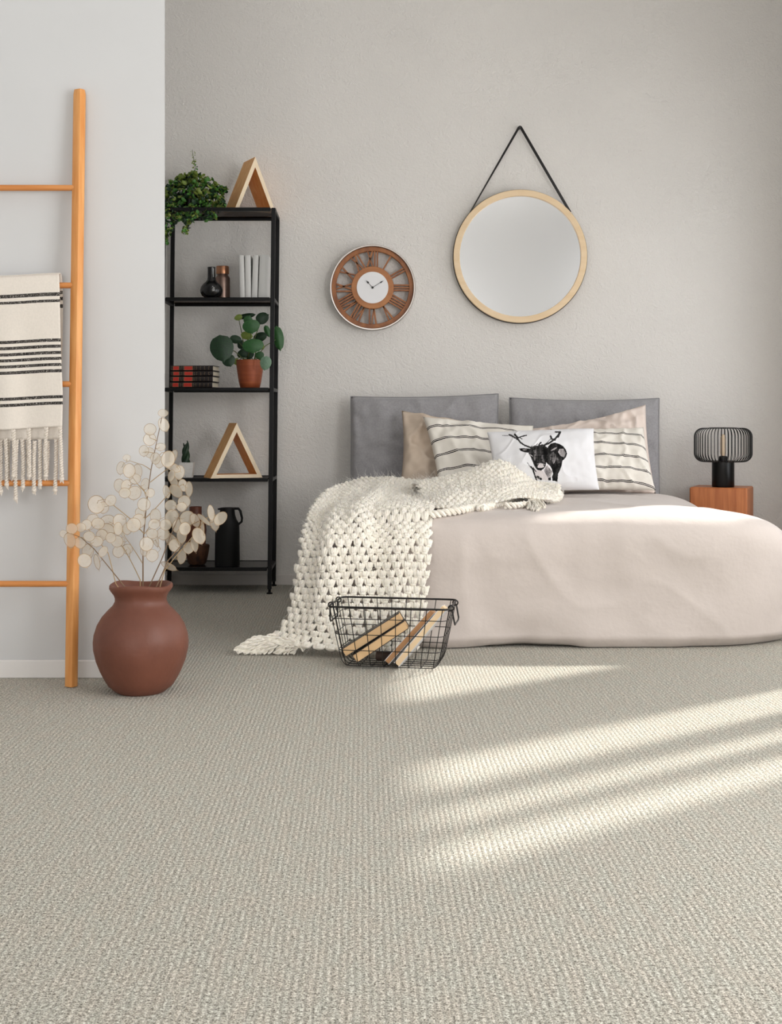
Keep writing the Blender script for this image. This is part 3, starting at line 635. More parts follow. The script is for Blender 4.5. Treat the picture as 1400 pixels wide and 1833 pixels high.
GLY = {'I': [((0,0),(0,1))], 'V': [((0,0),(-.5,1)),((0,0),(.5,1))], 'X': [((-.5,0),(.5,1)),((.5,0),(-.5,1))]}
WID = {'I': .0125, 'V': .030, 'X': .034}
for hh, rom in enumerate(['XII','I','II','III','IIII','V','VI','VII','VIII','IX','X','XI']):
    ang = PI/2-hh*PI/6; er = Vector((math.cos(ang), 0, math.sin(ang))); et = Vector((math.sin(ang), 0, -math.cos(ang)))
    tot = sum(WID[g] for g in rom); xx = -tot/2; mb = MB(); r0, r1 = .1015, .179
    for g in rom:
        wdt = WID[g]; cx = xx+wdt/2; xx += wdt
        for si, (a_, b_) in enumerate(GLY[g]):
            ww = .0062 if (g != 'I' and si == 1) else .0085 if g != 'I' else .0075
            p0 = c+er*(r0+(r1-r0)*a_[1])+et*(cx+a_[0]*wdt*.75); p1 = c+er*(r0+(r1-r0)*b_[1])+et*(cx+b_[0]*wdt*.75)
            dd = (p1-p0); ln = dd.length; dd.normalize(); sd_ = Vector((dd.z, 0, -dd.x)); V = []
            for y_ in (-.001, .019):
                for s_, l_ in ((-1,0),(1,0),(1,1),(-1,1)): V.append(p0+dd*ln*l_+sd_*s_*ww/2+Vector((0,y_,0)))
            mb.add(V, [(0,1,2,3),(7,6,5,4),(0,4,5,1),(1,5,6,2),(2,6,7,3),(3,7,4,0)])
    mb.build('numeral', M['clock_wood'], KT, smooth=False)
def hand(tipx, tipy, fx, fy, bl, wd_):
    p0 = c+Vector((0,-.0105,0)); p1 = P(tipx, tipy, c.y-.0105); pb = P(fx, fy, c.y-.0105); dd = (p1-p0).normalized(); sd_ = Vector((dd.z, 0, -dd.x)); mb = MB()
    out = [p0-sd_*.001, pb-dd*.006-sd_*.001, pb-sd_*wd_, pb+dd*.010-sd_*.0008, p1, pb+dd*.010+sd_*.0008, pb+sd_*wd_, pb-dd*.006+sd_*.001, p0+sd_*.001]
    V = out+[v+Vector((0,.0015,0)) for v in out]; m_ = len(out)
    mb.add(V, [list(range(m_)), list(range(m_, 2*m_))[::-1]]+[(k_, (k_+1) % m_, m_+(k_+1) % m_, m_+k_) for k_ in range(m_)]); mb.build('hand', M['black'], KT, smooth=False)
hand(655, 501.5, 659, 505.8, 0, .0052); hand(687.2, 501.8, 682, 505.2, 0, .0034)
MB().lathe((0,0,0), [(0,0),(.0055,0),(.0055,.009),(0,.009)], 20, lambda p, a: Vector((p.x, -p.z, p.y))+c+Vector((0,-.003,0))).build('hub', M['black'], KT)
for a in (0, PI/2, PI, 3*PI/2): # spacers that hold the clock off the wall
    MB().box(c+Vector((math.cos(a)*.187, .032, math.sin(a)*.187)), (.012,.026,.012)).build('spacer', M['clock_wood'], KT, smooth=False)
# ================================================================ MIRROR
M['mirror_wood'] = mat('pale_birch', (232,202,160), .45, rgb2=(240,214,178), nscale=6, nstretch=(1,1,6)); M['mirror'] = mat('mirror_glass', (248,249,252), .14, metal=1.0); M['leather'] = mat('black_leather', (26,22,21), .5)
c = P(931, 459, 6.225)
MT = T('round_mirror', c, 'large round mirror in pale wood frame hung by a black leather strap', 'mirror')
ring(.292, .322, -.012, .030, 128).build('frame', M['mirror_wood'], MT)
MB().lathe((0,0,0), [(0,0),(.294,0),(.294,.006),(0,.006)], 96, lambda p, a: Vector((p.x, -p.z, p.y))+c+Vector((0,.006,0))).build('glass', M['mirror'], MT)
ring(.322, .3255, .006, .022, 128, .0005).build('strap_band', M['leather'], MT)
hk = P(931, 226, 6.225); mb = MB()
def strap(pa, pb, w0, tw):
    V = []; n = 10
    dd = (pb-pa).normalized(); sd_ = Vector((dd.z, 0, -dd.x))
    for i in range(n+1):
        t = i/n; p = pa.lerp(pb, t); wv = sd_*math.cos(tw*t+.5)*w0/2+Vector((0, math.sin(tw*t+.5)*w0/2, 0)); nn = Vector((0,1,0))*.0012
        V += [p-wv-nn, p+wv-nn, p+wv+nn, p-wv+nn]
    Fc = [(i*4+k_, i*4+(k_+1) % 4, i*4+4+(k_+1) % 4, i*4+4+k_) for i in range(n) for k_ in range(4)]+[(3,2,1,0),(n*4,n*4+1,n*4+2,n*4+3)]
    return V, Fc
a1 = c+Vector((math.cos(2.42)*.3235, .014, math.sin(2.42)*.3235)); a2 = c+Vector((math.cos(.72)*.3235, .014, math.sin(.72)*.3235))
mb.add(*strap(hk+Vector((-.003,.012,0)), a1, .013, .6)); mb.add(*strap(hk+Vector((.003,.012,0)), a2, .013, -.35)); mb.build('strap', M['leather'], MT, smooth=False)
MB().lathe((0,0,0), [(0,0),(.008,0),(.008,.003),(.004,.004),(.004,.040),(0,.040)], 16, lambda p, a: Vector((p.x, p.z, p.y))+hk+Vector((0,.003,-.004))).build('hook', M['leather'], MT)
MT.rotation_euler = (0, 0, math.radians(-2.4))
# ================================================================ BED, DUVET
BCX, BCY, HX, HY, BH_ = .72, 5.28, .885, .745, .474
MR = 6.0
def nz(wy): return 4.3+11.0*wy
def bedz(x, y):
    rho = (abs((x-BCX)/HX)**MR+abs((y-BCY)/HY)**MR)**(1/MR)
    if rho < 1e-6: return BH_
    n_ = nz((abs((y-BCY)/HY)/rho)**MR)
    return BH_*(1-min(rho, 1)**n_)**(1/n_)
def on_bed(px, py, lift=0.0):
    for i in range(2200):
        Y = 4.40+i*.001; p = P(px, py, Y)
        if p.z <= bedz(p.x, p.y)+lift and bedz(p.x, p.y) > 0: return p
    return P(px, py, 5.9)
M['duvet'] = mat('washed_linen', (208,197,190), .8, sheen=.2, noise_amt=.015, nscale=3, bump=.45, bscale=22, bdist=.006, spec=.2)
N_, L_, b_ = nodes(M['duvet']); 
nt, ntheta, nphi = M['duvet'].node_tree, 420, 130
th_ = []
# outline by arc length
out = []
for k_ in range(4000):
    a = 2*PI*k_/4000; ca, sa = math.cos(a), math.sin(a); r_ = (abs(ca/HX)**MR+abs(sa/HY)**MR)**(-1/MR); out.append((ca*r_, sa*r_))
seg = np.array(out); dl = np.r_[0, np.cumsum(np.hypot(*(np.roll(seg, -1, 0)-seg).T))]; tot = dl[-1]
idx = np.searchsorted(dl, np.linspace(0, tot, ntheta, endpoint=False)); idx = np.clip(idx, 0, 3999); outline = seg[idx]
V = []; Fc = []
def profile(n_):
    al = np.linspace(PI/2, 0, 600); ca, sa = np.cos(al), np.sin(al); r_ = (np.maximum(ca, 0)**n_+sa**n_)**(-1/n_); s, z = r_*ca, r_*sa
    L = np.r_[0, np.cumsum(np.hypot(np.diff(s)*.8, np.diff(z)*BH_))]; q = np.linspace(0, L[-1], nphi+1)
    return np.interp(q, L, s), np.interp(q, L, z)
profs = [profile(nz(abs(oy/HY)**MR)) for ox, oy in outline]
for j in range(nphi+1):
    for i, (ox, oy) in enumerate(outline):
        s_ = float(profs[i][0][j]) if j > 0 else 0; z = BH_*float(profs[i][1][j]) if j < nphi else 0
        p = Vector((BCX+ox*s_, BCY+oy*s_, z)); 
        q = p*1.0
        n3 = Vector((ox*abs(ox)**4/HX**6, oy*abs(oy)**4/HY**6, 0)); n3 = n3.normalized()
        side = min(1, max(0, (s_-.9)/.1)); up = 1-side
        f1 = noise.noise(q*2.2+Vector((3,1,0)))*.014+noise.noise(q*6+Vector((0,5,2)))*.009
        f2 = noise.noise(Vector((q.x*11, q.y*4, q.z*3)))*.004+noise.noise(Vector((q.x*5+q.y*9, q.y*5, q.z*14)))*.003
        # slack linen: ridged long creases on the top and the drop
        rd = 1-abs(noise.noise(Vector((q.x*3.1+q.z*2, q.y*3.4-q.x*1.2, q.z*2.2))))*3.2; f2 += max(0, rd)**2*.007
        disp = (f1+f2)*(1-.55*math.exp(-((z-.45)/.05)**2))
        # puffed hem: lobes bulge out, tuck under at the floor
        u = i/ntheta*tot
        lobe = abs(math.sin(u*4.1+1.2*math.sin(u*1.7)))
        hem = math.exp(-(z/.10)**2)
        p = p+n3*(disp*side*.9+(.012*math.exp(-((z-.36)/.10)**2))*side)+Vector((0,0,disp*up*.75))
        p = p+n3*hem*(.034*lobe-.016+.012*noise.noise(q*9))
        tuck = max(0, 1-z/.035); p = p-n3*tuck*(.028+.02*(1-lobe))
        if j == nphi: p.z = .003+.026*max(0, math.sin(u*4.1+1.2*math.sin(u*1.7)+PI/2))**6
        if p.y > 6.235: p.y = 6.235
        V.append(p)
for j in range(nphi):
    for i in range(ntheta):
        a, b2 = j*ntheta+i, j*ntheta+(i+1) % ntheta
        if j == 0: Fc.append((a, a+ntheta, b2+ntheta)); 
        else: Fc.append((a, a+ntheta, b2+ntheta, b2))
dv = mk('duvet', V, Fc, M['duvet'], origin=(BCX, BCY, 0)); tag(dv, 'pale blush linen duvet spread over the bed and falling to the carpet', 'duvet')
dv['_o'] = [BCX, BCY, 0]
BDT = T('bed', (BCX, BCY, 0), 'low double bed almost wholly hidden under the blush duvet', 'bed')
M['mattress'] = mat('mattress', (220,215,208), .8)
MB().box((BCX, BCY+.08, .30), (1.50, 1.30, .20), bev=.04).build('mattress', M['mattress'], BDT)
MB().box((BCX, BCY+.08, .13), (1.48, 1.28, .14), bev=.01).build('bed_base', M['mattress'], BDT)
for sx in (-.68, .68):
    for sy in (-.55, .6): MB().lathe((BCX+sx, BCY+.08+sy, 0), [(0,0),(.02,0),(.025,.06),(0,.06)], 12).build('leg', M['black_metal'], BDT)
# ================================================================ PILLOWS
def pillow(name, tl, tr, br, bl, thick, m, label, cat='pillow', group=None, nu=60, nv=44, pinch=.05, pw=.42, wr=.004, seed=0, back=.6, cols=None, seam=None, sagtop=0.0, crease=0.0, arc=0.0):
    tl, tr, br, bl = map(Vector, (tl, tr, br, bl)); cen = (tl+tr+br+bl)/4
    ex = ((tr-tl)+(br-bl)).normalized(); ez = ((tl-bl)+(tr-br)).normalized(); nrm = ex.cross(ez).normalized()  # towards -Y for x right,z up?
    if nrm.y > 0: nrm = -nrm
    W = ((tr-tl).length+(br-bl).length)/2; Hh = ((tl-bl).length+(tr-br).length)/2
    V = []; UV = []; Fc = []
    for side in (1, -1):
        for j in range(nv+1):
            v = j/nv
            for i in range(nu+1):
                u = i/nu; uu, vv = u*2-1, v*2-1
                # corner bilinear with edges pulled in
                p = (bl*(1-u)+br*u)*(1-v)+(tl*(1-u)+tr*u)*v
                p = p-ex*(uu*pinch*W*.5*(1-vv*vv))*abs(uu)-ez*(vv*pinch*Hh*.5*(1-uu*uu))*abs(vv)
                p = p-ez*(sagtop*(1-uu*uu)*max(0, vv)**2)
                hgt = ((1-uu*uu)*(1-vv*vv))**pw
                q = Vector((uu*W*3, vv*Hh*3, seed*7.3))
                wv = noise.noise(q*2.2)*wr*1.6+noise.noise(q*5)*wr*.8
                ed = (1-max(abs(uu), abs(vv))); 
                if crease: wv += crease*math.sin((uu+vv*.4+noise.noise(q)*.8)*14)*math.exp(-ed*7)*.5
                rdg = max(0, 1-abs(noise.noise(q*1.6+Vector((9,0,0))))*5)**2*wr
                if i in (0, nu) or j in (0, nv): hgt = 0; wv = 0; rdg = 0
                k2 = 1 if side == 1 else back
                V.append(p+nrm*side*(hgt*thick*.5*k2+(wv+rdg)*min(1, hgt*2))); UV.append((u, v+arc*(abs(uu+.15)**3)))
    n1 = (nu+1)*(nv+1)
    for j in range(nv):
        for i in range(nu):
            a = j*(nu+1)+i; Fc.append((a, a+1, a+nu+2, a+nu+1)); Fc.append((n1+a, n1+a+nu+1, n1+a+nu+2, n1+a+1))
    # weld the rims
    mp = list(range(2*n1))
    for j in range(nv+1):
        for i in range(nu+1):
            if i in (0, nu) or j in (0, nv): mp[n1+j*(nu+1)+i] = j*(nu+1)+i
    Fc = [[mp[a] for a in f] for f in Fc]
    used = sorted(set(a for f in Fc for a in f)); rm = {a: i for i, a in enumerate(used)}
    V = [V[a] for a in used]; UV = [UV[a] for a in used]; Fc = [[rm[a] for a in f] for f in Fc]
    zc = min(v.z for v in V); C2 = None
    root = T(name, (cen.x, cen.y, zc), label, cat, group)
    if cols: C2 = [cols(v, uv, i < n1) for i, (v, uv) in enumerate(zip(V, UV))]
    mk('cover', V, Fc, m, root, uvs=UV, cols=C2)
    if seam: # piping around the rim
        path = [V[i] for i in range(nu+1)]+[V[j*(nu+1)+nu] for j in range(1, nv+1)]+[V[nv*(nu+1)+i] for i in range(nu-1, -1, -1)]+[V[j*(nu+1)] for j in range(nv-1, 0, -1)]
        MB().tube(path, .0026, 6, closed=True).build('piping', seam, root)
    return root
M['grey_felt'] = mat('grey_felt', (158,156,158), .9, noise_amt=.10, nscale=130, bump=.35, bscale=420, sheen=.3, spec=.1, detail=6); M['grey_pipe'] = mat('grey_piping', (138,136,138), .9)
M['beige_pale'] = mat('pale_beige_linen', (228,213,203), .85, noise_amt=.02, nscale=5, bump=.35, bscale=30, bdist=.003, spec=.15)
M['beige'] = mat('beige_linen', (214,196,178), .85, noise_amt=.02, nscale=5, bump=.3, bscale=30, bdist=.003, spec=.15)
M['cream_stripe'] = mat('cream_cotton_striped', (238,232,222), .85, bump=.15, bscale=300, spec=.15)
cs = []
for k_ in range(5): cs += [.095+.193*k_-.008, .095+.193*k_+.010]
stripes(M['cream_stripe'], 1, cs, .0055, (38,34,36), warp=.03)
Yw = 6.10
pillow('cushion', P(628,710,6.15), P(892,705,6.15), P(893,930,6.08), P(626,930,6.08), .15, M['grey_felt'], 'large grey felt cushion leaning on the wall at the left of the bed', 'cushion', 'grey cushions leaning on the wall', pinch=.014, pw=.33, seam=M['grey_pipe'], seed=1, sagtop=.006, crease=.009, wr=.007)
pillow('cushion', P(912,712,6.15), P(1180,713,6.15), P(1182,930,6.08), P(912,930,6.08), .14, M['grey_felt'], 'large grey felt cushion leaning on the wall behind the right-hand pillows', 'cushion', 'grey cushions leaning on the wall', pinch=.012, pw=.33, seam=M['grey_pipe'], seed=2, sagtop=.010, crease=.013, wr=.008)
pillow('pillow', P(719,735,5.98), P(935,765,5.98), P(945,885,5.86), P(714,884,5.84), .13, M['beige'], 'crumpled beige linen pillow, its left end showing beside the striped one', 'pillow', 'beige linen pillows', pinch=.05, seed=3, wr=.020, crease=.014)
pillow('pillow', P(940,768,5.98), P(1156,724,5.98), P(1174,884,5.84), P(945,884,5.84), .12, M['beige_pale'], 'pale beige linen pillow in front of the right-hand grey cushion', 'pillow', 'beige linen pillows', pinch=.04, seed=4, wr=.018, sagtop=.012, crease=.012)
pillow('striped_pillow', P(757,746,5.86), P(955,762,5.88), P(962,884,5.72), P(787,880,5.70), .13, M['cream_stripe'], 'cream pillow with thin double black stripes left of the reindeer cushion', 'pillow', 'cream striped pillows', pinch=.045, seed=5, wr=.012, arc=.075, crease=.006)
pillow('striped_pillow', P(985,768,5.86), P(1152,765,5.88), P(1174,878,5.72), P(985,880,5.72), .12, M['cream_stripe'], 'cream pillow with thin double black stripes right of the reindeer cushion', 'pillow', 'cream striped pillows', pinch=.04, seed=6, wr=.010, arc=.05, crease=.005)
# ---- reindeer cushion: flat print kept as a colour map on the cover
def seg_d(px, py, a, b):
    ax, ay = a; bx, by = b; dx, dy = bx-ax, by-ay; l2 = dx*dx+dy*dy or 1; t = max(0, min(1, ((px-ax)*dx+(py-ay)*dy)/l2)); return math.hypot(px-ax-t*dx, py-ay-t*dy)
def inp(px, py, poly):
    r_ = False; j = len(poly)-1
    for i in range(len(poly)):
        xi, yi = poly[i]; xj, yj = poly[j]
        if (yi > py) != (yj > py) and px < (xj-xi)*(py-yi)/(yj-yi)+xi: r_ = not r_
        j = i
    return r_
POLY = [([(770,380),(800,345),(850,333),(905,350),(945,375),(975,415),(987,460),(975,500),(935,540),(925,600),(905,650),(885,690),(878,785),(850,770),(820,768),(815,720),(828,690),(815,640),(795,600),(760,570),(740,540),(760,450)], .13, .16),
 ([(900,405),(945,400),(972,450),(955,500),(915,485),(885,440)], .72, .2), ([(790,470),(830,440),(860,470),(865,530),(830,580),(800,540)], .42, .4), ([(870,500),(900,510),(905,560),(880,570)], .35, .3),
 ([(600,600),(640,650),(715,648),(762,575),(820,660),(800,735),(770,760),(690,758),(640,755)], .93, .03), ([(722,650),(760,590),(815,660),(805,735),(775,745)], .62, .25), ([(770,738),(803,725),(806,762),(775,762)], .1, .1),
 ([(440,402),(470,395),(560,400),(568,448),(500,443),(460,428)], .12, .15), ([(475,408),(530,406),(522,422),(490,422)], .55, .2),
 ([(768,438),(790,395),(850,368),(893,372),(880,405),(830,437),(785,450)], .13, .15), ([(800,425),(838,396),(878,384),(848,415)], .82, .1),
 ([(558,410),(600,372),(655,365),(710,350),(765,390),(785,450),(755,520),(745,590),(722,630),(690,652),(650,645),(618,605),(600,560),(575,500),(548,455)], .15, .22),
 ([(605,420),(640,410),(645,470),(620,540),(600,480)], .45, .4), ([(690,480),(735,470),(730,560),(700,545)], .32, .35), ([(625,560),(640,590),(650,612),(622,590)], .08, .05),
 ([(648,575),(690,565),(735,580),(722,612),(690,622),(655,618)], .88, .06)]
STRK = [([(255,253),(330,254)],5,.3),([(330,243),(370,262),(430,298)],20,.3),([(430,295),(455,330),(500,362),(570,388)],18,.2),([(392,240),(425,278)],22,.12),([(420,285),(470,262),(525,250)],13,.2),([(455,280),(475,292)],10,.2),
 ([(660,405),(690,380),(790,335),(850,290),(895,240)],20,.2),([(855,212),(912,212)],16,.1),([(905,215),(885,265)],26,.18),([(800,258),(812,290),(850,302)],20,.25),([(700,372),(760,335),(800,290)],7,.3),([(662,400),(668,355),(690,332)],16,.12),([(598,382),(650,350)],7,.35),([(585,375),(575,395)],10,.2),
 ([(535,560),(565,605)],6,.15),([(575,608),(600,640),(640,765)],18,.12),([(600,620),(632,660)],12,.2),([(650,722),(690,748)],26,.1),([(640,632),(690,640),(735,610)],8,.1),([(565,470),(600,490)],8,.75),([(610,575),(625,600)],10,.1),([(720,590),(740,600)],9,.1),([(660,580),(650,590)],10,.1),([(720,580),(728,590)],8,.15),([(600,480),(606,492)],11,.02)]
def deer(v, uv, front):
    base = lin((237,236,238))
    if not front: return base
    px = CX+v.x*F/v.y; py = CY-(v.z-H)*F/v.y; x = (px-860)*6.364; y = (py-740)*6.364
    s_ = None
    if 240 < x < 1000 and 195 < y < 790:
        for poly, sh, ns in POLY:
            if inp(x, y, poly): s_ = sh+ns*(noise.noise(Vector((x*.035, y*.012, sh*9)))*1.2+noise.noise(Vector((x*.11, y*.06, 1)))*.7)
        for pl, wd_, sh in STRK:
            if min(seg_d(x, y, pl[i], pl[i+1]) for i in range(len(pl)-1)) < wd_/2+noise.noise(Vector((x*.05, y*.05, 0)))*3: s_ = sh+.15*noise.noise(Vector((x*.08, y*.08, 4)))
    if s_ is None: return base
    g = max(.03, min(.95, s_))*232; return lin((g*1.02, g*.985, g*.985))
m = mat('printed_white_cotton', (237,236,238), .8, bump=.1, bscale=300, spec=.15); N2, L2, b2_ = nodes(m); at = N2.new('ShaderNodeAttribute'); at.attribute_name = 'print'; L2.new(at.outputs['Color'], b2_.inputs['Base Color']); M['deer'] = m
pillow('reindeer_cushion', P(872,774,5.60), P(1063,767,5.60), P(1073,877,5.46), P(886,882,5.46), .14, M['deer'], 'white cushion printed with a dark reindeer in front of the striped pillows', 'cushion', nu=300, nv=180, pinch=.035, seed=8, wr=.004, cols=deer)
# ================================================================ NIGHTSTAND, LAMP
M['walnut'] = wood('reddish_wood', (200,124,72), (168,94,50), 2, .42); M['walnut_dark'] = wood('reddish_end_wood', (120,62,36), (150,84,50), 2, .45)
NS = T('bedside_table', (1.70, 6.08, 0), 'solid reddish-brown wooden block bedside table right of the bed', 'bedside table')
R = Matrix.Rotation(-.42, 3, 'Z')
mb = MB().box((0,0,0), (.262, .225, .470), bev=.006); cN = Vector((1.70, 6.09, .255))
mk('block_body', [cN+R@Vector(v) for v in mb.v], mb.f, M['walnut'], NS, smooth=False)
mb = MB().box((0,0,0), (.24, .21, .02)); mk('plinth', [Vector((1.70,6.09,.010))+R@Vector(v) for v in mb.v], mb.f, M['walnut_dark'], NS, smooth=False)
c = P(1294.5, 875, 6.04); c.z = .4912
M['lamp_black'] = mat('black_lacquer', (8,8,9), .3, spec=.3); M['bulb'] = mat('frosted_bulb', (214,190,160), .25)
LPT = T('table_lamp', c, 'black table lamp with a ribbed wire drum shade on the bedside table', 'lamp')
MB().lathe(c, [(0,0),(.050,0),(.0515,.002),(.0515,.1205),(.050,.122),(0,.122)], 48).build('lamp_base', M['lamp_black'], LPT)
MB().lathe(c+Vector((0,0,.122)), [(0,0),(.020,0),(.020,.020),(.014,.024),(0,.024)], 24).build('socket', M['lamp_black'], LPT)
MB().lathe(c+Vector((0,0,.146)), [(0,0),(.010,0),(.0125,.010),(.0125,.085),(.008,.098),(0,.102)], 24).build('bulb', M['bulb'], LPT)
z0, z1, rm_ = .118, .276, .132
pr = []
for k_ in range(9): a = -PI/2+k_*PI/16; pr.append((rm_-.040+math.cos(a)*.040, z0+.040+math.sin(a)*.040))
for k_ in range(9): a = k_*PI/16; pr.append((rm_-.040+math.cos(a)*.040, z1-.040+math.sin(a)*.040))
pr = [(.052, z0+.002)]+pr+[(.062, z1-.001)]
rib0 = None
for k_ in range(52):
    a = 2*PI*(k_+.3)/52
    if rib0 is None:
        rib0 = MB().tube([Vector(c)+Vector((r_, 0, z)) for r_, z in pr], .0017, 5).build('shade_rib', M['lamp_black'], LPT); o = rib0
    else: o = rib0.copy(); COL.objects.link(o); o.parent = LPT
    o.rotation_euler = (0, 0, a)
for rr_, zz, nm in ((.062, z1, 'shade_top_ring'), (.052, z0+.002, 'shade_bottom_ring')):
    MB().tube([c+Vector((math.cos(2*PI*k_/40)*rr_, math.sin(2*PI*k_/40)*rr_, zz)) for k_ in range(40)], .0032, 8, closed=True).build(nm, M['lamp_black'], LPT)
# ================================================================ CLOTH SURFACES
def bedz_np(x, y):
    a, b = np.abs((x-BCX)/HX)**MR, np.abs((y-BCY)/HY)**MR; rho = (a+b)**(1/MR); n_ = nz(b/np.maximum(a+b, 1e-9)); ins = rho < .985
    return np.where(ins, BH_*(1-np.minimum(rho, .985)**n_)**(1/n_), -1.0)
class Surf:
    """Catmull-Rom surface through a control grid (rows = v, columns = u), both reparametrised by length"""
    def __init__(s, grid, disp=None):
        s.G = np.array([[tuple(p) for p in r] for r in grid], dtype=float); s.nr, s.nc = s.G.shape[:2]; s.disp = disp
        s.vmap = s._len(s.G.mean(axis=1)); s.umap = s._len(s.G[s.nr//2]); s.vl, s.ul = s.vmap[-1], s.umap[-1]
    @staticmethod
    def _len(L): return np.r_[0, np.cumsum(np.linalg.norm(np.diff(L, axis=0), axis=1))]
    @staticmethod
    def _w(t): return np.stack([-.5*t+t*t-.5*t**3, 1-2.5*t*t+1.5*t**3, .5*t+2*t*t-1.5*t**3, -.5*t*t+.5*t**3], -1)
    def base(s, u, v):
        a = np.interp(u*s.ul, s.umap, np.arange(s.nc)); b = np.interp(v*s.vl, s.vmap, np.arange(s.nr))
        a = a+np.where(u > 1, (u-1)*(s.nc-1), np.where(u < 0, u*(s.nc-1), 0)); b = b+np.where(v > 1, (v-1)*(s.nr-1), np.where(v < 0, v*(s.nr-1), 0))
        i = np.clip(np.floor(a).astype(int), 0, s.nc-2); j = np.clip(np.floor(b).astype(int), 0, s.nr-2); wu = s._w(a-i); wv = s._w(b-j)
        # extend grid linearly at borders
        if not hasattr(s, 'E'):
            G = s.G; G = np.concatenate([2*G[:1]-G[1:2], G, 2*G[-1:]-G[-2:-1]], 0); s.E = np.concatenate([2*G[:, :1]-G[:, 1:2], G, 2*G[:, -1:]-G[:, -2:-1]], 1)
        out = 0
        for r in range(4):
            for c_ in range(4): out = out+s.E[j+r, i+c_]*(wv[..., r]*wu[..., c_])[..., None]
        return out
    def frame(s, u, v):
        e = .004; p = s.base(u, v); du = s.base(u+e, v)-s.base(u-e, v); dv = s.base(u, v+e)-s.base(u, v-e); n = np.cross(du, dv); n /= np.linalg.norm(n, axis=-1, keepdims=True)+1e-12
        n = n*s.sgn if hasattr(s, 'sgn') else n
        if s.disp: p = p+n*s.disp(u, v)[..., None]
        if getattr(s, 'rest', 0): p = p.copy(); p[..., 2] = np.maximum(p[..., 2], bedz_np(p[..., 0], p[..., 1])+s.rest)
        return p, n
    def at(s, u, v, h):
        p, n = s.frame(u, v); return p+n*h[..., None]
def knit(surf, pitch_u, pitch_v, seed=0, fuzz=None, nfuzz=0, size=1.0):
    nu = max(3, int(round(surf.ul/pitch_u))); nv = max(3, int(round(surf.vl/pitch_v))); rs = np.random.RandomState(seed)
    # template: a shell stitch of three fanned lobes over a small chain bead; (a across, b down, h out) in pitch units
    tv = []; tf = []
    def lobe(ca, cb, ch, la, lb, lh, rot, na=8, nb=6):
        n0 = len(tv); 
        for i in range(nb+1):
            ph = PI*i/nb; 
            for k in range(na):
                th = 2*PI*k/na; sp_ = math.sin(ph)**.72 if 0 < i < nb else 0; x = sp_*math.cos(th)*la; y = -math.cos(ph)*lb*.9; z = sp_*math.sin(th)*lh
                tv.append((ca+x*math.cos(rot)-y*math.sin(rot), cb+x*math.sin(rot)+y*math.cos(rot), ch+z))
        for i in range(nb):
            for k in range(na): tf.append((n0+i*na+k, n0+i*na+(k+1) % na, n0+(i+1)*na+(k+1) % na, n0+(i+1)*na+k))
    lobe(-.31, .02, .12, .19, .45, .22, -.24); lobe(-.10, -.05, .24, .18, .46, .26, -.08); lobe(.12, -.05, .22, .18, .46, .26, .10); lobe(.31, .02, .12, .19, .45, .22, .26)
    lobe(0, -.02, .34, .12, .34, .16, .25, 6, 5); lobe(.05, .38, .16, .36, .22, .20, .1); lobe(-.43, -.34, .10, .22, .24, .17, .5, 6, 5); lobe(.43, -.36, .10, .20, .20, .17, -.5, 6, 5)
    tv = np.array(tv); tf = np.array(tf); V = []; Fc = []; n0 = 0; lob = len(tv)
    ii, jj = np.meshgrid(np.arange(nu), np.arange(nv)); ii = ii.ravel(); jj = jj.ravel()
    jit = lambda s_: rs.randn(len(ii), 1)*s_
    A = (ii[:, None]+.5+.5*(jj[:, None] % 2)-.25+jit(.05)+tv[None, :, 0]*size*(1+jit(.07)))/nu
    B = (jj[:, None]+.5+jit(.05)+tv[None, :, 1]*size*(1.08+jit(.06)))/nv
    Hh = tv[None, :, 2]*pitch_u*(1+jit(.14))+rs.randn(len(ii), len(tv))*.0006
    p = surf.at(A, B, Hh).reshape(-1, 3)
    Fc = (tf[None]+(np.arange(len(ii))*lob)[:, None, None]).reshape(-1, 4)
    p[:, 2] = np.maximum(p[:, 2], .002)
    if fuzz is not None:
        for k in range(nfuzz):
            u, v = rs.rand(), rs.rand(); q, n = surf.frame(np.array([u]), np.array([v])); q = q[0]; n = n[0]; L = rs.uniform(.008, .026); d_ = n+rs.randn(3)*.7; d_ /= np.linalg.norm(d_)
            q = q+n*pitch_u*.3; e_ = rs.randn(3)*.009
            pth = [q, q+d_*L*.5+e_, q+d_*L+e_*2+np.array([0, 0, -.003])]
            if min(x_[2] for x_ in pth) > .003: fuzz.tube([Vector(x_) for x_ in pth], [.0005,.0004,.00015], 3, caps=False)
    return p, Fc
def join(parts):
    V = []; Fc = []; n = 0
    for v, f in parts: V.append(np.asarray(v)); Fc.append(np.asarray(f)+n); n += len(v)
    return np.concatenate(V), np.concatenate(Fc)
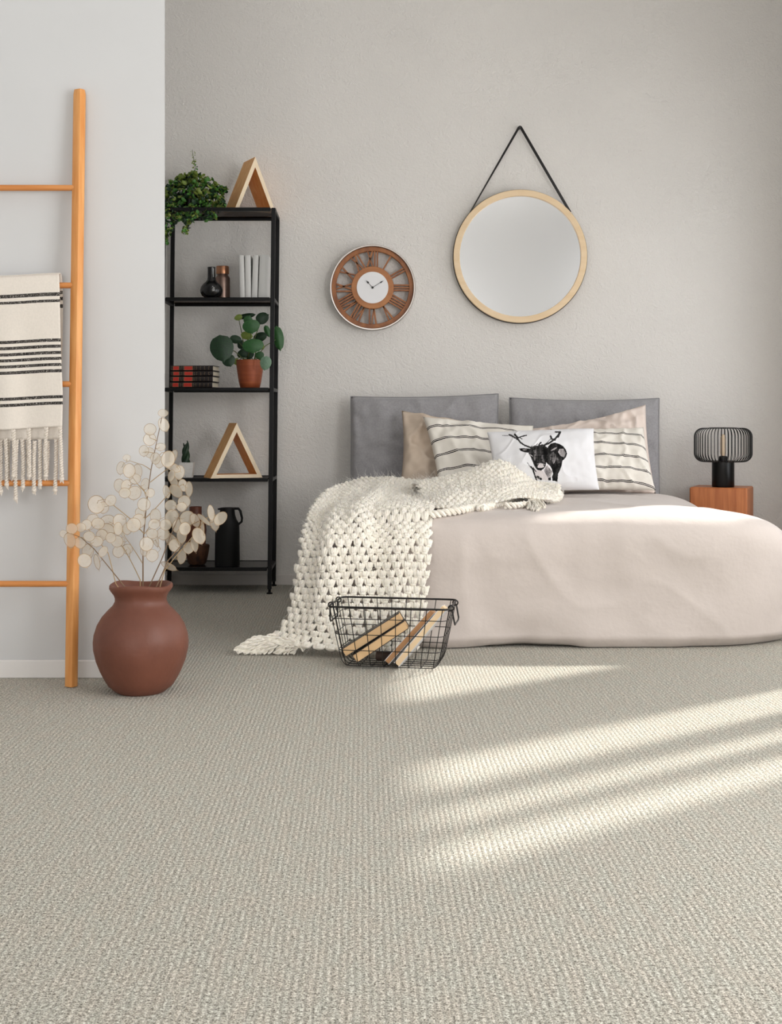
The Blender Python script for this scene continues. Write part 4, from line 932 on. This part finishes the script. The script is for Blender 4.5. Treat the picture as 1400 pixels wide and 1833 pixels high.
# ================================================================ CHUNKY KNIT THROW
M['wool'] = mat('cream_wool', (253,246,233), .95, sheen=.35, spec=.1, bump=.25, bscale=260, bstretch=(1,1,1), bdist=.0015, sss=.12)
M['wool_fuzz'] = mat('cream_wool_hair', (249,245,238), .9, sheen=.3, spec=.05)
g = [[(640,861,5.78),(672,857,5.80),(700,857,5.80),(735,862,5.78),(765,867,5.72),(790,870,5.66)],
 [(598,880,5.4),(640,876,5.45),(685,876,5.45),(725,878,5.45),(760,881,5.43),(790,886,5.38)],
 [(567,903,5.0),(612,901,5.0),(660,898,5.0),(705,898,5.0),(745,901,5.0),(780,906,4.95)],
 [(550,935,4.70),(592,930,4.66),(640,922,4.63),(690,922,4.62),(735,923,4.62),(772,930,4.62)],
 [(541,975,4.58),(585,975,4.49),(635,970,4.475),(685,968,4.475),(733,966,4.475),(770,970,4.485)],
 [(531,1040,4.55),(575,1040,4.455),(628,1038,4.445),(680,1036,4.445),(728,1035,4.445),(765,1038,4.455)],
 [(518,1095,4.51),(565,1100,4.43),(620,1102,4.42),(675,1103,4.41),(723,1102,4.42),(759,1102,4.43)],
 [(498,1132,4.47),(550,1140,4.41),(610,1147,4.39),(668,1149,4.38),(716,1148,4.39),(751,1149,4.40)],
 [(480,1146,4.43),(535,1159,4.38),(602,1166,4.355),(660,1168,4.35),(708,1168,4.355),(744,1167,4.36)]]
dispA = lambda u, v: (.011*np.cos(2*PI*(1.9*u+.35*v))+.006*np.cos(2*PI*(4.3*u-.5*v)+1)+.007*np.sin(9*v+5*u))*np.clip((v)*3, 0, 1)*np.clip((1-v)*8, .1, 1)
SA = Surf([[P(*p) for p in r] for r in g], dispA); SA.sgn = -1; SA.rest = .018
def orient(S):
    S.sgn = 1; p, n = S.frame(np.array([.5]), np.array([.45])); S.sgn = 1 if n[0][2]-n[0][1] > 0 else -1
orient(SA)
g2 = [[(742,878,5.56),(790,874,5.56),(835,870,5.55),(880,866,5.52),(925,868,5.5),(965,873,5.45),(1000,877,5.4)],
 [(742,866,5.45),(790,855,5.42),(840,845,5.40),(893,833,5.40),(925,849,5.38),(962,868,5.35),(1000,871,5.32)],
 [(746,869,5.30),(792,864,5.26),(842,858,5.24),(893,850,5.24),(930,866,5.2),(963,881,5.2),(1002,883,5.2)],
 [(755,886,5.08),(795,881,5.05),(845,877,5.05),(895,871,5.05),(935,880,5.05),(965,889,5.05),(1000,892,5.08)],
 [(767,916,4.66),(800,911,4.66),(850,906,4.70),(900,897,4.80),(935,893,4.90),(960,895,4.93),(985,896,4.97)]]
dispB = lambda u, v: .008*np.cos(2*PI*(2.2*v+.8*u))+.005*np.sin(11*u+7*v)
SB = Surf([[P(*p) for p in r] for r in g2], dispB); SB.rest = .014; orient(SB)
fz = MB()
ka = knit(SA, .0300, .0262, 1, fz, 2200); kb = knit(SB, .0275, .0250, 2, fz, 1200)
tc_ = SA.base(np.array([.5]), np.array([.6]))[0]
THR = T('knit_throw', (tc_[0], tc_[1], 0), 'chunky cream open-knit throw draped over the bed corner down to the carpet', 'blanket')
V, Fc = join([ka, kb]); mk('knitted_body', V, Fc, M['wool'], THR)
tag(fz.build('wool_fuzz', M['wool_fuzz'], THR), kind='stuff')
rf = random.Random(5)
def rope(pts, r, tw=70, strands=2, name='edge_cord', n=6, seg=70):
    P_ = [Vector(p) for p in pts]; S_ = []
    for i in range(seg+1):
        t = i/seg*(len(P_)-1); a = min(int(t), len(P_)-2); f = t-a
        p0, p1, p2, p3 = P_[max(a-1,0)], P_[a], P_[a+1], P_[min(a+2, len(P_)-1)]
        S_.append(.5*((2*p1)+(p2-p0)*f+(2*p0-5*p1+4*p2-p3)*f*f+(3*p1-p0-3*p2+p3)*f**3))
    mb = MB(); L = 0; 
    for s_ in range(strands):
        path = []; L = 0
        for i, q in enumerate(S_):
            if i: L += (q-S_[i-1]).length
            t = (S_[min(i+1, seg)]-S_[max(i-1, 0)]).normalized(); u = t.orthogonal().normalized() if abs(t.y) > .9 else t.cross(Vector((0,1,0))).normalized(); w2 = t.cross(u); a = L*tw*2*PI/ (1.0)+2*PI*s_/strands
            path.append(q+(u*math.cos(a)+w2*math.sin(a))*r*.62)
        mb.tube(path, r*.54, n)
    return mb
wl = lambda l: [on_bed(p[0], p[1], .016) for p in l]
for pts, r in (([(768,922,4.76),(800,917,4.78),(835,911,4.82),(870,903,4.86),(905,893,4.92),(940,884,5.0)], .014), ([(860,910,4.83),(900,900,4.87),(935,893,4.92),(965,890,4.98),(985,884,5.05)], .016),
               ([(905,905,4.86),(930,904,4.86),(955,897,4.90),(965,886,4.98),(945,881,5.03),(915,890,4.95),(893,899,4.88)], .012), ([(955,874,5.15),(975,868,5.2),(995,870,5.2),(1003,880,5.12),(998,892,5.05),(975,895,5.0)], .015), ([(962,880,5.1),(980,877,5.12),(992,884,5.08),(985,892,5.02)], .010)):
    rope(wl(pts), r, 26, 2, seg=90).build('edge_cord', M['wool'], THR)
for i in range(16):
    x0 = 948+rf.uniform(-6,10); p0 = on_bed(x0, 893+rf.uniform(-3,3), .02); x1 = 944+i*2.2+rf.uniform(-2,2); y1 = 911-abs(i-7)*.5+rf.uniform(-2,3); p1 = on_bed(x1, y1, .006)
    rope([p0, (p0+p1)/2+Vector((0,-.005,.012)), p1], .0050, 40, 2, seg=16, n=5).build('fringe_strand', M['wool'], THR)
for i in range(34):
    t = i/33; s0 = P(478+70*t+rf.uniform(-4,4), 1141+22*t+rf.uniform(-5,4), 4.43-.05*t); s0.z = max(s0.z, .018)+rf.uniform(0,.018)
    e0 = P(424+100*t**1.3+rf.uniform(-6,6), 1166+11*min(1, t*1.7)+rf.uniform(-3,2), 4.40); Y = (.81-.008)*F/((e0.z-H)*-F/e0.y); e0 = Vector((e0.x, e0.y, max(.007, e0.z)))
    md = (s0+e0)/2+Vector((rf.uniform(-.012,.012), rf.uniform(-.008,.008), .012+rf.uniform(0,.012)))
    rope([s0, md, e0], .0062, 22, 2, seg=18, n=5).build('fringe_strand', M['wool'], THR)
# ================================================================ TOWEL ON THE LADDER
M['towel'] = mat('cream_woven_towel', (233,224,213), .9, spec=.1, noise_amt=.03, nscale=160, bump=.55, bscale=240, bstretch=(1,1,.5), bdist=.0012, sheen=.2)
stripes(M['towel'], 1, [.156,.195,.444,.483,.523,.561,.601,.640,.807,.847,-.12,-.155,-.19,-.23], .0098, (44,40,38), fleck=700)
M['tassel'] = mat('cream_cord', (232,222,210), .9, spec=.1, bump=.4, bscale=500)
TW = T('striped_towel', P(50, 500, 3.96), 'cream woven towel with black stripes and twisted fringe hung over a ladder rung', 'towel')
def cloth(rows, nu, nv, vr, name, par, thick=.0022):
    S = Surf(rows); V = []; UV = []; Fc = []
    uu, vv = np.meshgrid(np.linspace(0, 1, nu+1), np.linspace(0, 1, nv+1)); 
    # keep v proportional to control rows for even stripes
    p, n = S.frame(uu, vv); p = p.reshape(-1, 3); n = n.reshape(-1, 3); 
    if n[len(n)//2][1] > 0: n = -n
    V = np.concatenate([p, p-n*thick]); k = nu+1; m_ = (nu+1)*(nv+1)
    for j in range(nv):
        for i in range(nu): a = j*k+i; Fc += [(a, a+k, a+k+1, a+1), (m_+a, m_+a+1, m_+a+k+1, m_+a+k)]
    for i in range(nu): Fc += [(i, i+1, m_+i+1, m_+i), (nv*k+i, m_+nv*k+i, m_+nv*k+i+1, nv*k+i+1)]
    for j in range(nv): Fc += [(j*k, m_+j*k, m_+(j+1)*k, (j+1)*k), (j*k+nu, (j+1)*k+nu, m_+(j+1)*k+nu, m_+j*k+nu)]
    v2 = vr[0]+(vr[1]-vr[0])*vv.ravel(); uv = np.stack([uu.ravel(), v2], 1); uv = np.concatenate([uv, uv]); return mk(name, V, Fc, M['towel'], par, uvs=uv)
XS = [-90, -60, -25, 10, 45, 80, 106]
def frow(pyL, Y, dx=0, rise=5, wave=0):
    r = []
    for k, x in enumerate(XS):
        t = (x+90)/196; r.append(P(x+dx*t, pyL-rise*max(0, (t-.35)/.65)-1.0*math.sin(t*9)*.6, Y-wave*math.cos(t*13)))
    return r
rows = [frow(495, 3.962), frow(502, 3.948), frow(540, 3.938, 1), frow(600, 3.934, 2, 5, .003), frow(660, 3.926, 4, 5, .005), frow(715, 3.920, 6, 5, .006), frow(770, 3.914, 5, 6, .007)]
cloth(rows, 60, 90, (0, 1), 'front_flap', TW)
rows = [frow(520, 3.948), frow(600, 3.942, 1, 5), frow(680, 3.934, 3, 5, .003), frow(789, 3.925, 2, 2, .005)]
cloth(rows, 50, 40, (1.05, 1.4), 'under_fold', TW)
rows = [frow(495, 3.9625, 2), frow(496.5, 3.973, 3), frow(504, 3.979, 5), frow(560, 3.981, 6.5), frow(640, 3.981, 5), frow(700, 3.981, 2)]
cloth(rows, 40, 60, (-.001, -.75), 'back_flap', TW)
def cord(x, y0, y1, Y, sway):
    a = P(x, y0, Y); b2 = P(x+sway, y1, Y); mid = (a+b2)/2+Vector((rf.uniform(-.003,.003), 0, 0))
    mb = rope([a, mid, b2], .0062, 62, 2, seg=46, n=6)
    for k in range(7): # frayed end
        e = b2+Vector((rf.uniform(-.006,.006), rf.uniform(-.004,.004), -rf.uniform(.008,.016))); mb.tube([b2+Vector((rf.uniform(-.003,.003),0,.004)), (b2+e)/2+Vector((rf.uniform(-.002,.002),0,0)), e], [.0022,.0018,.0007], 5)
    mb.lathe(b2, [(0,-.007),(.006,-.004),(.0075,0),(.006,.004),(0,.006)], 8)
    mb.build('fringe_cord', M['tassel'], TW)
FR = [(24,770,852,0),(51.5,768,852,1),(83,766,852,-1),(107.5,765,858,3),(-4,771,855,0),(-33,771,850,0),(-62,771,856,0)]
for x, y0, y1, s_ in FR: cord(x, y0, y1, 3.903, s_)
for x, y0, y1, s_ in [(10,786,868,2),(40,787,872,1),(71.5,787,868,0),(100.5,787,878,-2),(30,788,893,-2),(62,790,878,-1),(-18,787,870,1),(-48,787,874,1)]: cord(x, y0, y1, 3.912, s_)
for x, y0, y1, s_ in [(85,790,845,-2),(50,790,850,2),(15,790,856,-1),(2,788,880,-1)]: cord(x, y0, y1, 3.918 if y1 > 858 else 3.924, s_)
# ================================================================ WIRE BASKET WITH BOOKS
M['wire'] = mat('black_wire', (30,27,26), .45, metal=.3)
BA = math.radians(-10.5); BC = Vector((.100, 4.222, 0)); RB = Matrix.Rotation(BA, 3, 'Z')
# rotation so that the far side is shifted right
BK = T('wire_basket', BC, 'black wire basket with swing handles holding slim books on the carpet', 'basket')
def bl(x, y, z): return BC+RB@Vector((x, y, z))
TX, TY, BX, BY, BZ, TZ = .196, .118, .157, .089, .008, .205
def dims(z): t = (z-BZ)/(TZ-BZ); return BX+(TX-BX)*t, BY+(TY-BY)*t
def loop(z, r, cr=.025, name='wire', k=6):
    hx, hy = dims(z); path = []
    for sx, sy, a0 in ((1,1,0),(-1,1,PI/2),(-1,-1,PI),(1,-1,3*PI/2)):
        for q in range(k+1): a = a0+q*PI/2/k; path.append(bl(sx*(hx-cr)+math.cos(a)*cr, sy*(hy-cr)+math.sin(a)*cr, z))
    MB().tube(path, r, 8, closed=True).build(name, M['wire'], BK)
loop(TZ, .0032, .022, 'rim')
for z in (.167, .115, .063): loop(z, .0013)
def uwire(fixed, axis, r=.0014):
    half = lambda z: dims(z)[0 if axis == 'x' else 1]; oth = lambda z: dims(z)[1 if axis == 'x' else 0]
    pr = [(half(TZ), TZ), (half(.12), .12), (half(.04), .04), (half(.022)-.003, .022), (half(BZ)-.010, .0115), (half(BZ)-.025, BZ)]
    prof_ = [(-a, b) for a, b in pr]+[(a, b) for a, b in pr[::-1]]; path = []
    for a, z in prof_:
        f = fixed*oth(z); path.append(bl(a, f, z) if axis == 'x' else bl(f, a, z))
    MB().tube(path, r, 7).build('wire', M['wire'], BK)
for k in range(8): uwire(-.90+1.8*k/7, 'y')
for k in range(5): uwire(-.78+1.56*k/4, 'x', .0013)
for sg in (-1, 1):
    for yy in (-.062, .062):
        pc = bl(sg*(TX+.001), yy, TZ); MB().tube([pc+RB@Vector((math.cos(a)*.0085, 0, math.sin(a)*.0085-.002)) for a in [2*PI*q/14 for q in range(14)]], .0024, 6, closed=True).build('hook_ring', M['wire'], BK)
    o_ = .012 if sg > 0 else .004
    MB().tube([bl(sg*(TX+.004), -.062, TZ-.006), bl(sg*(TX+o_), -.060, .155), bl(sg*(TX+o_), -.050, .148), bl(sg*(TX+o_), .050, .148), bl(sg*(TX+o_), .060, .155), bl(sg*(TX+.004), .062, TZ-.006)], .0027, 8).build('handle', M['wire'], BK)
M['cover_black'] = mat('black_cover', (26,22,24), .5); M['cover_white'] = mat('white_cover', (222,220,220), .5); M['edge_tan'] = mat('tan_page_block', (226,188,140), .75, noise_amt=.04, nscale=4, bump=.3, bscale=30, bstretch=(1,1,9), bdist=.001)
M['edge_brown'] = mat('brown_page_block', (196,146,100), .75, noise_amt=.05, nscale=4); M['edge_pale'] = mat('pale_page_block', (238,210,170), .75, noise_amt=.04, nscale=4)
def slim_book(p0, p1, Y, thick, depth, yaw, m_e, m_c, label, up=1):
    a, b2 = P(p0[0], p0[1], Y), P(p1[0], p1[1], Y); L = (b2-a).length; ex = (b2-a).normalized(); ey = Vector((math.sin(yaw), math.cos(yaw), 0)); ey = (ey-ex*ey.dot(ex)).normalized(); ez = ex.cross(ey).normalized()
    if ez.z < 0: ez = -ez
    c_ = a.copy(); root = T('slim_book', (a.x, a.y, min(a.z, b2.z)), label, 'book', 'slim books in the wire basket')
    def bx(x0, x1, y0, y1, z0, z1, name, m):
        V = [c_+ex*x+ey*y+ez*z for x in (x0, x1) for y in (y0, y1) for z in (z0, z1)]; mk(name, V, [(0,1,3,2),(4,6,7,5),(0,4,5,1),(2,3,7,6),(0,2,6,4),(1,5,7,3)], m, root, smooth=False)
    ct = .0018
    bx(.002, L-.002, 0, depth-.003, ct, thick-ct, 'pages', m_e); bx(0, L, -.0015, depth, 0, ct, 'cover', m_c); bx(0, L, -.0015, depth, thick-ct, thick, 'cover', m_c); bx(0, L, depth-.003, depth, ct, thick-ct, 'spine', m_c)
slim_book((619,1176), (722,1111), 4.185, .0285, .105, 0.15, M['edge_tan'], M['cover_black'], 'tan-edged slim book in the wire basket, upper of the left leaning pair')
slim_book((639,1187), (732,1125), 4.155, .0285, .105, 0.15, M['edge_tan'], M['cover_black'], 'tan-edged slim book in the wire basket, lower of the left leaning pair')
slim_book((696,1190), (778,1098), 4.18, .0195, .11, 0.25, M['edge_brown'], M['cover_white'], 'darker tan slim book in the wire basket, inner of the steeper right pair')
slim_book((714,1194), (800,1091), 4.145, .0205, .11, 0.25, M['edge_pale'], M['cover_white'], 'pale slim book with a white cover in the wire basket, outermost on the right')
c = P(694, 1160, 4.235); c.z = .028
RT = T('cardboard_roll', (c.x, c.y, .013), 'short dark brown roll with a pale end lying in the basket between the books', 'roll')
M['roll'] = mat('dark_brown_card', (74,56,46), .7)
MB().tube([c+Vector((-.035,.01,0)), c+Vector((.022,-.008,0))], .0155, 24).build('tube', M['roll'], RT)
MB().tube([c+Vector((.0215,-.008,0)), c+Vector((.026,-.0095,0))], .0157, 24).build('pale_end', M['cover_white'], RT)
for o in bpy.data.objects:
    if '_o' in o: del o['_o']
